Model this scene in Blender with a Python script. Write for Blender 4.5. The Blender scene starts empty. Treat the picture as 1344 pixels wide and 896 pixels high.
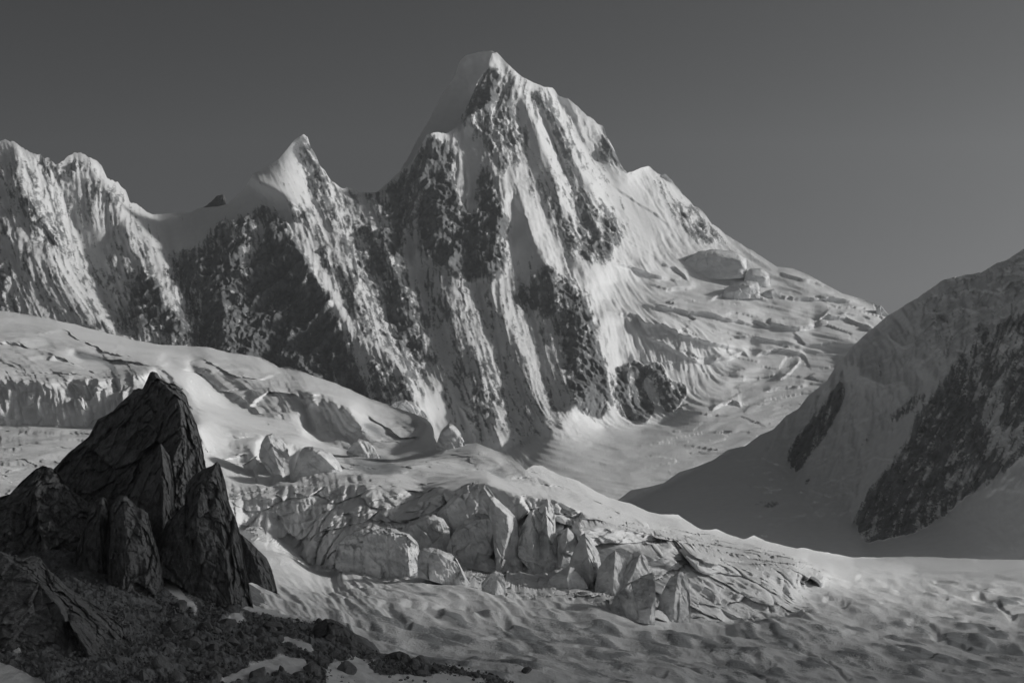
import bpy, math, random
import numpy as np
from math import radians

# ------------------------------------------------------------------ camera, sky, sun, exposure
S = bpy.context.scene
COL = S.collection
F = 1846.5            # focal length in image pixels (a frame 1344 pixels wide)
CZ = 500.0            # height of the viewpoint above the lowest valley ice

cam_d = bpy.data.cameras.new('camera')
cam = bpy.data.objects.new('camera', cam_d)
COL.objects.link(cam)
cam.location = (0, 0, CZ)
cam.rotation_euler = (radians(90), 0, 0)
cam_d.sensor_width = 36.0
cam_d.lens = 36.0 * F / 1344.0
cam_d.clip_start = 1.0
cam_d.clip_end = 60000.0
S.camera = cam

SUN_AZ, SUN_EL = 87.0, 21.0       # degrees clockwise from the view direction, and above the horizon
az, el = radians(SUN_AZ), radians(SUN_EL)
SUN = np.array([math.sin(az) * math.cos(el), math.cos(az) * math.cos(el), math.sin(el)])
w = bpy.data.worlds.new('World')
S.world = w
w.use_nodes = True
nt = w.node_tree
nt.nodes.clear()
sky = nt.nodes.new('ShaderNodeTexSky')
sky.sky_type = 'NISHITA'
sky.sun_disc = False
sky.sun_elevation = el
sky.sun_rotation = az
sky.altitude = 2500
sky.air_density = 0.06
sky.dust_density = 10.0
sky.ozone_density = 1.0
hs = nt.nodes.new('ShaderNodeHueSaturation')     # the photograph is a cool black-and-white print
hs.inputs['Saturation'].default_value = 0.10
bg = nt.nodes.new('ShaderNodeBackground')
bg.inputs['Strength'].default_value = 0.1
wo = nt.nodes.new('ShaderNodeOutputWorld')
nt.links.new(sky.outputs[0], hs.inputs['Color'])
nt.links.new(hs.outputs[0], bg.inputs['Color'])
nt.links.new(bg.outputs[0], wo.inputs['Surface'])

sun_d = bpy.data.lights.new('sun', 'SUN')
sun_d.energy = 4.0
sun_d.angle = radians(4.2)
sun_d.color = (1.0, 0.985, 0.96)
sun = bpy.data.objects.new('sun', sun_d)
COL.objects.link(sun)
sun.location = (3000, 0, 4000)
import mathutils
sun.rotation_euler = mathutils.Vector(SUN).to_track_quat('Z', 'Y').to_euler()

S.view_settings.view_transform = 'Standard'
S.view_settings.look = 'None'
S.view_settings.exposure = -0.45
S.view_settings.gamma = 1.0
S.render.engine = 'CYCLES'
S.cycles.use_denoising = True
S.cycles.max_bounces = 6
S.cycles.diffuse_bounces = 4
S.cycles.volume_bounces = 0
S.cycles.use_adaptive_sampling = True

HAZE_DENSITY = 3.3e-5
HAZE_ANISO = 0.5

# ------------------------------------------------------------------ numeric helpers
def rng(seed): return np.random.RandomState(seed)

_p = rng(7).permutation(256)
_perm = np.concatenate([_p, _p, _p]).astype(np.int32)
_g = rng(8).normal(size=(256, 3)); _g /= np.linalg.norm(_g, axis=1)[:, None]
_g = _g.astype(np.float32)

def perlin(p):
    """gradient noise at points p (..., 3), about -1..1"""
    p = p.astype(np.float64)
    i = np.floor(p).astype(np.int64); f = (p - i).astype(np.float32)
    i &= 255
    u = f * f * f * (f * (f * 6 - 15) + 10)
    out = 0
    for dx in (0, 1):
        wx = u[..., 0] if dx else 1 - u[..., 0]
        for dy in (0, 1):
            wy = u[..., 1] if dy else 1 - u[..., 1]
            for dz in (0, 1):
                wz = u[..., 2] if dz else 1 - u[..., 2]
                h = _perm[_perm[_perm[i[..., 0] + dx] + i[..., 1] + dy] + i[..., 2] + dz]
                g = _g[h]
                out = out + wx * wy * wz * (g[..., 0] * (f[..., 0] - dx) + g[..., 1] * (f[..., 1] - dy) + g[..., 2] * (f[..., 2] - dz))
    return out * 1.6

def _turn(seed):
    q, r = np.linalg.qr(rng(seed).normal(size=(3, 3))); return q
_T = [_turn(40 + k) for k in range(4)]

def fbm(p, octaves=4, gain=0.5, lac=2.03):
    a, s = 1.0, 0.0
    for k in range(octaves):
        p = p @ _T[k % 4]; s = s + a * perlin(p + 17.3 * k); a *= gain; p = p * lac
    return s

def ridged(p, octaves=4, gain=0.5, lac=2.07):
    a, s, wgt = 1.0, 0.0, 1.0
    for k in range(octaves):
        p = p @ _T[(k + 1) % 4]
        n = 1 - np.abs(perlin(p + 9.1 * k)); n = n * n * wgt
        s = s + a * (n - 0.5); wgt = np.clip(n * 1.6, 0, 1); a *= gain; p = p * lac
    return s

def facets(p, seed=3):
    """flat tilted chips: every cell of a Voronoi pattern carries its own sloping plane"""
    i = np.floor(p).astype(np.int64)
    best = np.full(p.shape[:-1], 1e9); val = np.zeros(p.shape[:-1]); second = np.full(p.shape[:-1], 1e9)
    R = rng(seed); T = R.rand(4096, 3); Gd = R.normal(size=(4096, 3)); H = R.rand(4096)
    for dx in (-1, 0, 1):
        for dy in (-1, 0, 1):
            for dz in (-1, 0, 1):
                c = i + np.array([dx, dy, dz])
                h = (c[..., 0] * 73856093 ^ c[..., 1] * 19349663 ^ c[..., 2] * 83492791) & 4095
                d = p - (c + T[h]); q = (d * d).sum(-1)
                v = (d * Gd[h]).sum(-1) * 0.6 + H[h] - 0.5
                m = q < best
                second = np.where(m, best, np.minimum(second, q))
                best = np.where(m, q, best); val = np.where(m, v, val)
    edge = np.sqrt(second) - np.sqrt(best)
    return val, edge

def sstep(a, b, x):
    t = np.clip((x - a) / (b - a), 0, 1)
    return t * t * (3 - 2 * t)

def bil(A, x, y):
    h, w_ = A.shape
    x = np.clip(x, 0, w_ - 1.001); y = np.clip(y, 0, h - 1.001)
    i = x.astype(np.int32); j = y.astype(np.int32); fx = x - i; fy = y - j
    return (A[j, i] * (1 - fx) + A[j, i + 1] * fx) * (1 - fy) + (A[j + 1, i] * (1 - fx) + A[j + 1, i + 1] * fx) * fy

def box(A, r):
    """separable triangle-ish blur of radius r cells"""
    if r < 1: return A
    for _ in range(2):
        for ax in (0, 1):
            P = np.pad(A, [(r + 1, r) if k == ax else (0, 0) for k in (0, 1)], mode='edge').cumsum(axis=ax)
            n = A.shape[ax]; a = [slice(None)] * 2; b = [slice(None)] * 2
            a[ax] = slice(2 * r + 1, 2 * r + 1 + n); b[ax] = slice(0, n)
            A = (P[tuple(a)] - P[tuple(b)]) / (2 * r + 1)
    return A

class Grid:
    """a grid in image pixels with cell size s; values are interpolated between lines given in image coordinates"""
    def __init__(g, x0, y0, x1, y1, s):
        g.x0, g.y0, g.s = x0, y0, s
        g.w = int(math.ceil((x1 - x0) / s)) + 1; g.h = int(math.ceil((y1 - y0) / s)) + 1
    def solve(g, lines, iters=60, tf=lambda v: v):
        levels = []
        s = g.s
        steps = [s * 2 ** k for k in range(7)][::-1]
        val = None
        for st in steps + [s]:
            w_ = int(math.ceil((g.w - 1) * g.s / st)) + 1; h = int(math.ceil((g.h - 1) * g.s / st)) + 1
            if val is not None and val.shape != (h, w_):
                X, Y = np.meshgrid(np.arange(w_) / 2.0, np.arange(h) / 2.0); val = bil(val, X, Y) if min(val.shape) > 1 else np.full((h, w_), val.mean())
            if val is not None:
                vb = box(val, 1); gy, gx = np.gradient(vb)
            sm = np.zeros((h, w_)); ct = np.zeros((h, w_))
            for L in lines:
                L = np.array(L, float)
                for k in range(max(1, len(L) - 1)):
                    a = L[k]; b = L[min(k + 1, len(L) - 1)]
                    n = int(np.hypot(*(b - a)[:2]) / st * 4) + 2
                    t = np.linspace(0, 1, n)[:, None]
                    q = a + (b - a) * t
                    v = tf(a[2]) + (tf(b[2]) - tf(a[2])) * t[:, 0]
                    fx = (q[:, 0] - g.x0) / st; fy = (q[:, 1] - g.y0) / st
                    xi = np.round(fx).astype(int); yi = np.round(fy).astype(int)
                    ok = (xi >= 0) & (xi < w_) & (yi >= 0) & (yi < h)
                    xi, yi, fx, fy, v = xi[ok], yi[ok], fx[ok], fy[ok], v[ok]
                    if val is not None: v = v + gy[yi, xi] * (yi - fy) + gx[yi, xi] * (xi - fx)
                    np.add.at(sm, (yi, xi), v); np.add.at(ct, (yi, xi), 1)
            m = ct > 0
            known = np.where(m, sm / np.maximum(ct, 1), 0)
            if val is None: val = np.full((h, w_), known[m].mean() if m.any() else 0.0)
            val[m] = known[m]
            n_it = iters if st < 16 * g.s else 300
            for _ in range(n_it):
                P = np.pad(val, 1, mode='edge')
                val = np.where(m, known, (P[:-2, 1:-1] + P[2:, 1:-1] + P[1:-1, :-2] + P[1:-1, 2:]) * 0.25)
        g.v = val
        return g
    def at(g, x, y, A=None): return bil(g.v if A is None else A, (x - g.x0) / g.s, (y - g.y0) / g.s)
    def xy(g): return np.meshgrid(g.x0 + np.arange(g.w) * g.s, g.y0 + np.arange(g.h) * g.s)

def inside(poly, X, Y):
    poly = np.array(poly, float); c = np.zeros(X.shape, bool); n = len(poly)
    for i in range(n):
        x1, y1 = poly[i]; x2, y2 = poly[(i + 1) % n]
        if y1 == y2: continue
        k = ((y1 > Y) != (y2 > Y)) & (X < (x2 - x1) * (Y - y1) / (y2 - y1) + x1)
        c ^= k
    return c

def value_noise(h, w_, scale, seed):
    R = rng(seed); a = R.rand(int(h / scale) + 4, int(w_ / scale) + 4)
    X, Y = np.meshgrid(np.arange(w_) / scale, np.arange(h) / scale)
    fx = X - np.floor(X); fy = Y - np.floor(Y)
    return bil(a, np.floor(X) + fx * fx * (3 - 2 * fx), np.floor(Y) + fy * fy * (3 - 2 * fy))

def crests(n):
    """turns smooth undulation into sharp crests between rounded runnels"""
    r = 0.9 - np.minimum(np.abs(n), 2.2) * 1.15
    return r

def streaks(g, flow, scale, length, seed, warp=0.0):
    """noise drawn out along the fall lines of a face; flow = list of (x, y, dx, dy) hints"""
    X, Y = g.xy()
    n0 = np.zeros(X.shape); vx = np.zeros(X.shape); vy = np.zeros(X.shape)
    for (fx, fy, dx, dy) in flow:
        k = 1.0 / ((X - fx) ** 2 + (Y - fy) ** 2 + 200.0) ** 1.5
        L = math.hypot(dx, dy); vx += k * dx / L; vy += k * dy / L
    L = np.hypot(vx, vy) + 1e-12; vx /= L; vy /= L
    N = value_noise(g.h, g.w, max(scale / g.s, 1.0), seed)
    XI, YI = np.meshgrid(np.arange(g.w, dtype=float), np.arange(g.h, dtype=float))
    acc = N.copy(); wsum = 1.0; n = 9; st = length / g.s / n / 2
    for sg in (-1, 1):
        x, y = XI.copy(), YI.copy()
        for k in range(n):
            u = bil(vx, x, y); v = bil(vy, x, y)
            x += sg * u * st; y += sg * v * st
            wk = 1 - (k + 1) / (n + 1.0)
            acc += wk * bil(N, x, y); wsum += wk
    acc /= wsum
    if warp:
        wx = (value_noise(g.h, g.w, warp * 5 / g.s, seed + 500) + 0.5 * value_noise(g.h, g.w, warp * 2 / g.s, seed + 501) - 0.75) * 2 * warp / g.s
        acc = bil(acc, XI + wx * -vy * -1, YI + wx * vx * 0.3)
    acc -= acc.mean(); acc /= acc.std() + 1e-9
    return acc

def dips(U, V, lines):
    """hollows and slots sunk into a sheet: each line is (width, depth in metres, points); width and points in image pixels"""
    out = np.zeros(U.shape)
    for wd, dp, pts in lines:
        x0 = min(p[0] for p in pts) - 4 * wd; x1 = max(p[0] for p in pts) + 4 * wd
        y0 = min(p[1] for p in pts) - 3 * wd; y1 = max(p[1] for p in pts) + 3 * wd
        m = (U > x0) & (U < x1) & (V > y0) & (V < y1)
        if not m.any(): continue
        u, v = U[m], V[m]; q = np.full(u.shape, 1e9)
        wob = fbm(np.stack([u / 38.0, v / 12.0, 0 * u + wd + 0.37], -1), 2) * wd * 0.7
        for (ax, ay), (bx, by) in zip(pts[:-1], pts[1:]):
            t = np.clip(((u - ax) * (bx - ax) + (v - ay) * (by - ay)) / ((bx - ax) ** 2 + (by - ay) ** 2 + 1e-9), 0, 1)
            q = np.minimum(q, np.hypot((u - ax - t * (bx - ax)) * 0.6, (v + wob - ay - t * (by - ay)) * 1.5))
        out[m] -= dp * sstep(1.5, 0.3, q / wd)
    return out

def ledges(U, V, lines):
    """lips of ice shelves: (metres of overhang, fade upwards, points)"""
    out = np.zeros(U.shape)
    for A, L, pts in lines:
        x0, x1 = pts[0][0], pts[-1][0]
        m = (U > x0) & (U < x1); u, v = U[m], V[m]
        y = np.interp(u, [q[0] for q in pts], [q[1] for q in pts]) + jitter1(u, 1.6, 22, int(x0) + int(pts[0][1]))
        dv = y - v; end = sstep(0, 0.18, (u - x0) / (x1 - x0)) * sstep(1, 0.82, (u - x0) / (x1 - x0))
        out[m] += A * end * np.exp(-np.maximum(dv, 0) / L) * sstep(-2.2, 0.3, dv)
    return out

def interp(curve, u):
    c = np.array(curve, float); return np.interp(u, c[:, 0], c[:, 1])

def jitter1(u, amp, wl, seed):
    """fractal raggedness for a crest line"""
    R = rng(seed); s = np.zeros_like(u)
    for k in range(4):
        a = R.rand(4000) - 0.5; x = u / (wl / 2 ** k) + 500 + 37 * k; i = np.floor(x).astype(int); f = x - i
        s += amp * 0.6 ** k * 2 * (a[i % 4000] * (1 - f) + a[(i + 1) % 4000] * f)
    return s

def world(x, y, d):
    return np.stack([(x - 672.0) / F * d, d + 0 * x, CZ - (y - 448.0) / F * d], -1)

# ------------------------------------------------------------------ mesh helpers
def mesh_from(name, V, Q, mat, attrs=None, smooth=True, parent=None):
    me = bpy.data.meshes.new(name)
    V = np.ascontiguousarray(V, dtype=np.float32); Q = np.ascontiguousarray(Q, dtype=np.int32)
    k = Q.shape[1]
    me.vertices.add(len(V)); me.vertices.foreach_set('co', V.ravel())
    me.loops.add(Q.size); me.loops.foreach_set('vertex_index', Q.ravel())
    me.polygons.add(len(Q))
    me.polygons.foreach_set('loop_start', np.arange(0, Q.size, k, dtype=np.int32))
    me.polygons.foreach_set('use_smooth', np.full(len(Q), smooth, dtype=bool))
    me.update(calc_edges=True)
    for an, av in (attrs or {}).items():
        a = me.attributes.new(an, 'FLOAT', 'POINT'); a.data.foreach_set('value', np.ascontiguousarray(av, dtype=np.float32).ravel())
    me.materials.append(mat)
    o = bpy.data.objects.new(name, me); COL.objects.link(o)
    if parent: o.parent = parent
    return o

def grid_quads(r, c):
    i = np.arange((r - 1) * (c - 1)); a = (i // (c - 1)) * c + i % (c - 1)
    return np.stack([a, a + c, a + c + 1, a + 1], 1)

def tag(o, label=None, cat=None, group=None, kind=None):
    if label: o['label'] = label
    if cat: o['category'] = cat
    if group: o['group'] = group
    if kind: o['kind'] = kind
    return o

def sheet(name, u0, u1, top, bottom, depth, mat, shape=None, step=1.25, back=900.0, back_slope=0.9, ragged=0, ragged_seed=1, row=None):
    """terrain from its crest line down to its foot, with the far side of the crest closed behind it.
    shape(U, V, D, P) -> (displacement vectors in metres, attributes)"""
    nu = int((u1 - u0) / step) + 1
    u = np.linspace(u0, u1, nu)
    t = interp(top, u) + (jitter1(u, ragged, 14, ragged_seed) if np.isscalar(ragged) and ragged else 0)
    if not np.isscalar(ragged): t = t + jitter1(u, 1.0, 14, ragged_seed) * interp(ragged, u)
    b = interp(bottom, u)
    rows = np.arange(t.min(), b.max() + (row or step), row or step)[:, None]
    nv = len(rows)
    U = np.repeat(u[None], nv, 0); V = np.minimum(np.maximum(rows, t), b)      # rows end on the crest and on the foot
    D = depth(U, V)
    P = world(U, V, D)
    disp, attrs = shape(U, V, D, P) if shape else (0, {})
    P = P + disp
    nb = 14
    kb = (np.linspace(0, 1, nb + 1)[:0:-1] ** 1.6)[:, None, None]
    crest = P[0][None]
    Bk = crest + kb * np.array([0, back, -back * back_slope])
    Bk = Bk + (perlin(Bk / 90.0) * 18 * np.minimum(kb[..., 0] * 4, 1))[..., None]
    P = np.concatenate([Bk, P], 0)
    r, c = P.shape[:2]
    A = {kk: np.concatenate([np.repeat(vv[:1], nb, 0), vv], 0) for kk, vv in attrs.items()}
    Q = grid_quads(r, c)
    Vf = np.concatenate([np.full((nb, c), -1e6) - np.arange(nb)[::-1, None], V], 0).ravel()
    live = (Vf[Q[:, 1]] - Vf[Q[:, 0]] > 1e-6) | (Vf[Q[:, 2]] - Vf[Q[:, 3]] > 1e-6)
    return mesh_from(name, P.reshape(-1, 3), Q[live], mat, A)

def band(D, wl):
    """fade of a noise of wavelength wl metres where the rows of a sheet lie too far apart to carry it"""
    ds = np.abs(np.gradient(D, axis=0)) + np.abs(np.gradient(D, axis=1)) + 1e-6
    return np.clip(wl / (6.0 * ds), 0, 1) ** 1.5

def solid(name, top, bottom, dist, mat, ridges=(), thick=10.0, rnd=None, noise=None, step=1.1, parent=None, edge=3.0, blur=0, rag=0.5):
    """a closed block of ice or rock. top/bottom: its outline; dist: metres away; ridges: lines (x, y, m) standing m metres
    proud (towards the viewer) of its outline plane; thick: metres from outline plane to its far side"""
    u0, u1 = top[0][0], top[-1][0]
    ys = [p[1] for p in top] + [p[1] for p in bottom]
    g = Grid(u0 - 2, min(ys) - 2, u1 + 2, max(ys) + 2, max(0.6, (u1 - u0) / 240.0))
    outline = [[(x, y, 0.0) for x, y in top]]
    g.solve(outline + [list(r) for r in ridges], iters=50)
    if blur: g.v = box(g.v, blur)
    nu = max(10, int((u1 - u0) / step)); u = np.linspace(u0, u1, nu)
    t = interp(top, u) + jitter1(u, rag, 7, int(u0) + 500); b = np.maximum(interp(bottom, u), t + 0.3)
    nv = max(8, int(np.max(b - t) / step)); k = np.linspace(0, 1, nv)[:, None]
    k = 0.5 - 0.5 * np.cos(np.pi * k) * 0.999 if False else k
    U = np.repeat(u[None], nv, 0); V = t + (b - t) * k
    O = g.at(U, V)
    sx = dist / F
    # distance to the outline rounds the block off
    pts = np.concatenate([np.stack([u, t], 1), np.stack([[u[0]] * 8, np.linspace(t[0], b[0], 8)], 1), np.stack([[u[-1]] * 8, np.linspace(t[-1], b[-1], 8)], 1)])
    e = np.full(U.shape, 1e9)
    for q in pts[::2]:
        e = np.minimum(e, np.hypot(U - q[0], V - q[1]))
    rr = np.clip(e / edge, 0, 1)
    lift = np.sqrt(np.clip(1 - (1 - rr) ** 2, 0, 1)) * edge * sx * 0.8
    Df = dist - O - lift
    Pf = world(U, V, Df)
    if noise is not None: Pf = Pf + noise(U, V, Pf) * np.minimum(rr * 1.0 + 0.25, 1)[..., None]
    prof = np.sqrt(np.clip(1 - (1 - np.clip(e / max(8, 0.3 * min(u1 - u0, np.max(b - t))), 0, 1)) ** 2, 0, 1))
    Db = dist + prof * thick + 0.05
    Pb = world(U, V, Db)
    Pb = Pb + (perlin(Pb / (thick * 0.8 + 1)) * thick * 0.12 * prof)[..., None] * np.array([0.3, 1, 0.2])
    Pb[0] = Pf[0]; Pb[-1] = Pf[-1] + np.array([0, thick * 0.5, -1])
    nvb = max(6, nv // 3); sel = np.round(np.linspace(nv - 1, 1, nvb)).astype(int)
    P = np.concatenate([Pf, Pb[sel]], 0)
    r, c = P.shape[:2]
    Q = grid_quads(r, c)
    i = np.arange(c - 1); wrap = np.stack([(r - 1) * c + i, i, i + 1, (r - 1) * c + i + 1], 1)
    Q = np.concatenate([Q, wrap])
    # end caps
    caps = []
    for col in (0, c - 1):
        fr = [k_ * c + col for k_ in range(nv)]; bk = [(nv + k_) * c + col for k_ in range(nvb)]
        mp = np.round(np.linspace(nvb - 1, 0, nv)).astype(int)
        for k_ in range(nv - 1):
            q = [fr[k_], fr[k_ + 1], bk[mp[k_ + 1]], bk[mp[k_]]]
            if col: q = q[::-1]
            caps.append(q)
    Q = np.concatenate([Q, np.array([q for q in caps if len(set(q)) == 4], dtype=int).reshape(-1, 4)])
    return mesh_from(name, P.reshape(-1, 3), Q, mat, {}, True, parent)

# ------------------------------------------------------------------ materials
def new_mat(name):
    m = bpy.data.materials.new(name); m.use_nodes = True
    n = m.node_tree; b = n.nodes['Principled BSDF']
    return m, n, b, n.nodes.new, n.links.new

def noise_node(n, scale, detail=6, rough=0.6, stretch=None):
    tc = n.nodes.new('ShaderNodeTexCoord'); mp = n.nodes.new('ShaderNodeMapping'); nz = n.nodes.new('ShaderNodeTexNoise')
    nz.inputs['Scale'].default_value = scale; nz.inputs['Detail'].default_value = detail; nz.inputs['Roughness'].default_value = rough
    if stretch: mp.inputs['Scale'].default_value = stretch[0]; mp.inputs['Rotation'].default_value = stretch[1]
    n.links.new(tc.outputs['Object'], mp.inputs[0]); n.links.new(mp.outputs[0], nz.inputs['Vector'])
    return nz

def ramp(n, src, stops):
    r = n.nodes.new('ShaderNodeValToRGB'); e = r.color_ramp.elements
    while len(e) < len(stops): e.new(0.5)
    for k, (p, c) in enumerate(stops):
        e[k].position = p; e[k].color = (c[0], c[1], c[2], 1) if hasattr(c, '__len__') else (c, c, c, 1)
    n.links.new(src, r.inputs[0]); return r

def cool(v, k=0.03): return (v * (1 - k), v, v * (1 + k))

def alpine(name, fine, rock_lo=0.06, rock_hi=0.20, snow=0.80, bump=0.5):
    """snow and bare rock, mixed by the face's own rock attribute; fine = metres of the finest grain"""
    m, n, b, N, L = new_mat(name)
    at = N('ShaderNodeAttribute'); at.attribute_name = 'rock'
    n1 = noise_node(n, 1.0 / fine, 5, 0.65)
    n2 = noise_node(n, 0.16 / fine, 5, 0.6)
    rk = ramp(n, n2.outputs['Fac'], [(0.3, cool(rock_lo)), (0.7, cool(rock_hi))])
    sn = ramp(n, n2.outputs['Fac'], [(0.3, cool(snow * 0.93, 0.01)), (0.65, cool(snow, 0.01))])
    ad = N('ShaderNodeMath'); ad.operation = 'MULTIPLY_ADD'; ad.inputs[1].default_value = 0.9; ad.inputs[2].default_value = -0.45
    L(n1.outputs['Fac'], ad.inputs[0])
    su = N('ShaderNodeMath'); su.operation = 'ADD'; L(at.outputs['Fac'], su.inputs[0]); L(ad.outputs[0], su.inputs[1])
    mr = N('ShaderNodeMapRange'); mr.interpolation_type = 'SMOOTHSTEP'
    mr.inputs['From Min'].default_value = 0.38; mr.inputs['From Max'].default_value = 0.62
    L(su.outputs[0], mr.inputs['Value'])
    mx = N('ShaderNodeMix'); mx.data_type = 'RGBA'
    L(mr.outputs[0], mx.inputs[0]); L(sn.outputs[0], mx.inputs[6]); L(rk.outputs[0], mx.inputs[7])
    L(mx.outputs[2], b.inputs['Base Color'])
    b.inputs['Roughness'].default_value = 0.75
    b.inputs['Specular IOR Level'].default_value = 0.2
    bp = N('ShaderNodeBump'); bp.inputs['Strength'].default_value = bump; bp.inputs['Distance'].default_value = fine * 0.6
    L(n1.outputs['Fac'], bp.inputs['Height']); L(bp.outputs[0], b.inputs['Normal'])
    return m

def ice(name, fine, lo=0.5, hi=0.78, bump=0.5):
    m, n, b, N, L = new_mat(name)
    n1 = noise_node(n, 1.0 / fine, 6, 0.65)
    n2 = noise_node(n, 0.08 / fine, 6, 0.6, ((1, 1, 2.2), (0, radians(20), 0)))
    c = ramp(n, n2.outputs['Fac'], [(0.34, cool(lo, 0.02)), (0.6, cool(hi, 0.01))])
    L(c.outputs[0], b.inputs['Base Color'])
    b.inputs['Roughness'].default_value = 0.6
    b.inputs['Specular IOR Level'].default_value = 0.3
    bp = N('ShaderNodeBump'); bp.inputs['Strength'].default_value = bump; bp.inputs['Distance'].default_value = fine
    L(n1.outputs['Fac'], bp.inputs['Height']); L(bp.outputs[0], b.inputs['Normal'])
    return m

def stone(name, fine, lo=0.05, hi=0.16, bump=0.9, tilt=35):
    m, n, b, N, L = new_mat(name)
    n1 = noise_node(n, 1.0 / fine, 8, 0.7, ((1, 1, 0.28), (0, radians(tilt), 0)))
    n2 = noise_node(n, 0.15 / fine, 6, 0.65)
    c = ramp(n, n2.outputs['Fac'], [(0.3, cool(lo, 0.02)), (0.72, cool(hi, 0.02))])
    mu = N('ShaderNodeMix'); mu.data_type = 'RGBA'; mu.blend_type = 'MULTIPLY'; mu.inputs[0].default_value = 0.55
    c1 = ramp(n, n1.outputs['Fac'], [(0.35, 0.5), (0.62, 1.0)])
    L(c.outputs[0], mu.inputs[6]); L(c1.outputs[0], mu.inputs[7])
    L(mu.outputs[2], b.inputs['Base Color'])
    b.inputs['Roughness'].default_value = 0.8
    b.inputs['Specular IOR Level'].default_value = 0.25
    bp = N('ShaderNodeBump'); bp.inputs['Strength'].default_value = bump; bp.inputs['Distance'].default_value = fine * 1.2
    L(n1.outputs['Fac'], bp.inputs['Height']); L(bp.outputs[0], b.inputs['Normal'])
    return m

M_FAR = alpine('far_rock_and_snow', 4.0, 0.10, 0.25, 0.76)
M_RIGHT = alpine('near_ridge_rock_and_snow', 2.6, 0.08, 0.22, 0.80)
M_GLAC = alpine('glacier_snow_and_firn', 0.9, 0.30, 0.42, 0.79, 0.9)
M_FORE = alpine('foreground_scree_and_snow', 0.4, 0.10, 0.24, 0.75, 0.9)
M_ICE = ice('serac_ice', 0.7, 0.5, 0.74)
M_FARICE = ice('far_serac_ice', 4.0, 0.62, 0.8)
M_FARSTONE = stone('far_bare_rock', 6.0, 0.08, 0.2)
M_STONE = stone('dark_gneiss', 0.45, 0.11, 0.27)

inv = lambda v: 1.0 / v
def rock_field(g, polys, blur=3):
    X, Y = g.xy(); r = np.zeros(X.shape)
    for wgt, poly in polys:
        m = inside(poly, X, Y); r = np.where(m, wgt, r)
    return box(r, int(blur / g.s))

# ------------------------------------------------------------------ the base ground, out to the horizon
M_BASE = ice('valley_snow', 30.0, 0.68, 0.8, 0.2)
gx = np.linspace(-15000, 15000, 61); gy = np.linspace(-3000, 13000, 49)
GX, GY = np.meshgrid(gx, gy)
GZ = perlin(np.stack([GX / 5000, GY / 5000, GX * 0], -1)) * 60 - 60
o = mesh_from('ground', np.stack([GX, GY, GZ], -1).reshape(-1, 3), grid_quads(49, 61), M_BASE)
tag(o, 'snow covered valley ground running out below and beyond the mountains', kind='structure')

# ------------------------------------------------------------------ the main range
crest = [(-120, 200), (-60, 175), (0, 187), (15, 187), (25, 193), (33, 200), (52, 202), (62, 208), (72, 214), (78, 211), (95, 202), (106, 200), (116, 206),
 (130, 218), (145, 235), (157, 245), (165, 255), (170, 269), (180, 270), (190, 277), (200, 281), (215, 281), (235, 279), (250, 279), (262, 273),
 (285, 271), (298, 268), (310, 258), (320, 250), (326, 238), (332, 228), (350, 219), (365, 210), (375, 198), (384, 187), (392, 179),
 (398, 177), (404, 182), (407, 192), (415, 205), (425, 222), (435, 238), (445, 245), (455, 243), (465, 246), (472, 252), (485, 253),
 (495, 252), (505, 243), (520, 230), (530, 222), (540, 214), (547, 202), (555, 187), (560, 175), (570, 173), (580, 175), (593, 173), (600, 165),
 (605, 152), (612, 142), (620, 125), (630, 105), (640, 88), (646, 70), (652, 69), (660, 77), (675, 92), (685, 101), (700, 109), (715, 114), (725, 114), (733, 125),
 (745, 130), (757, 140), (770, 152), (785, 162), (792, 165), (797, 178), (805, 195), (815, 215), (824, 229), (840, 221), (852, 218),
 (862, 226), (873, 228), (885, 242), (900, 258), (912, 270), (920, 275), (935, 292), (950, 305), (962, 315), (975, 322), (990, 330),
 (1005, 340), (1020, 350), (1040, 352), (1060, 360), (1085, 375), (1105, 385), (1130, 392), (1150, 400), (1162, 410), (1175, 420),
 (1260, 450), (1400, 480)]
MB = Grid(-120, 50, 1400, 760, 2.5)
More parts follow.
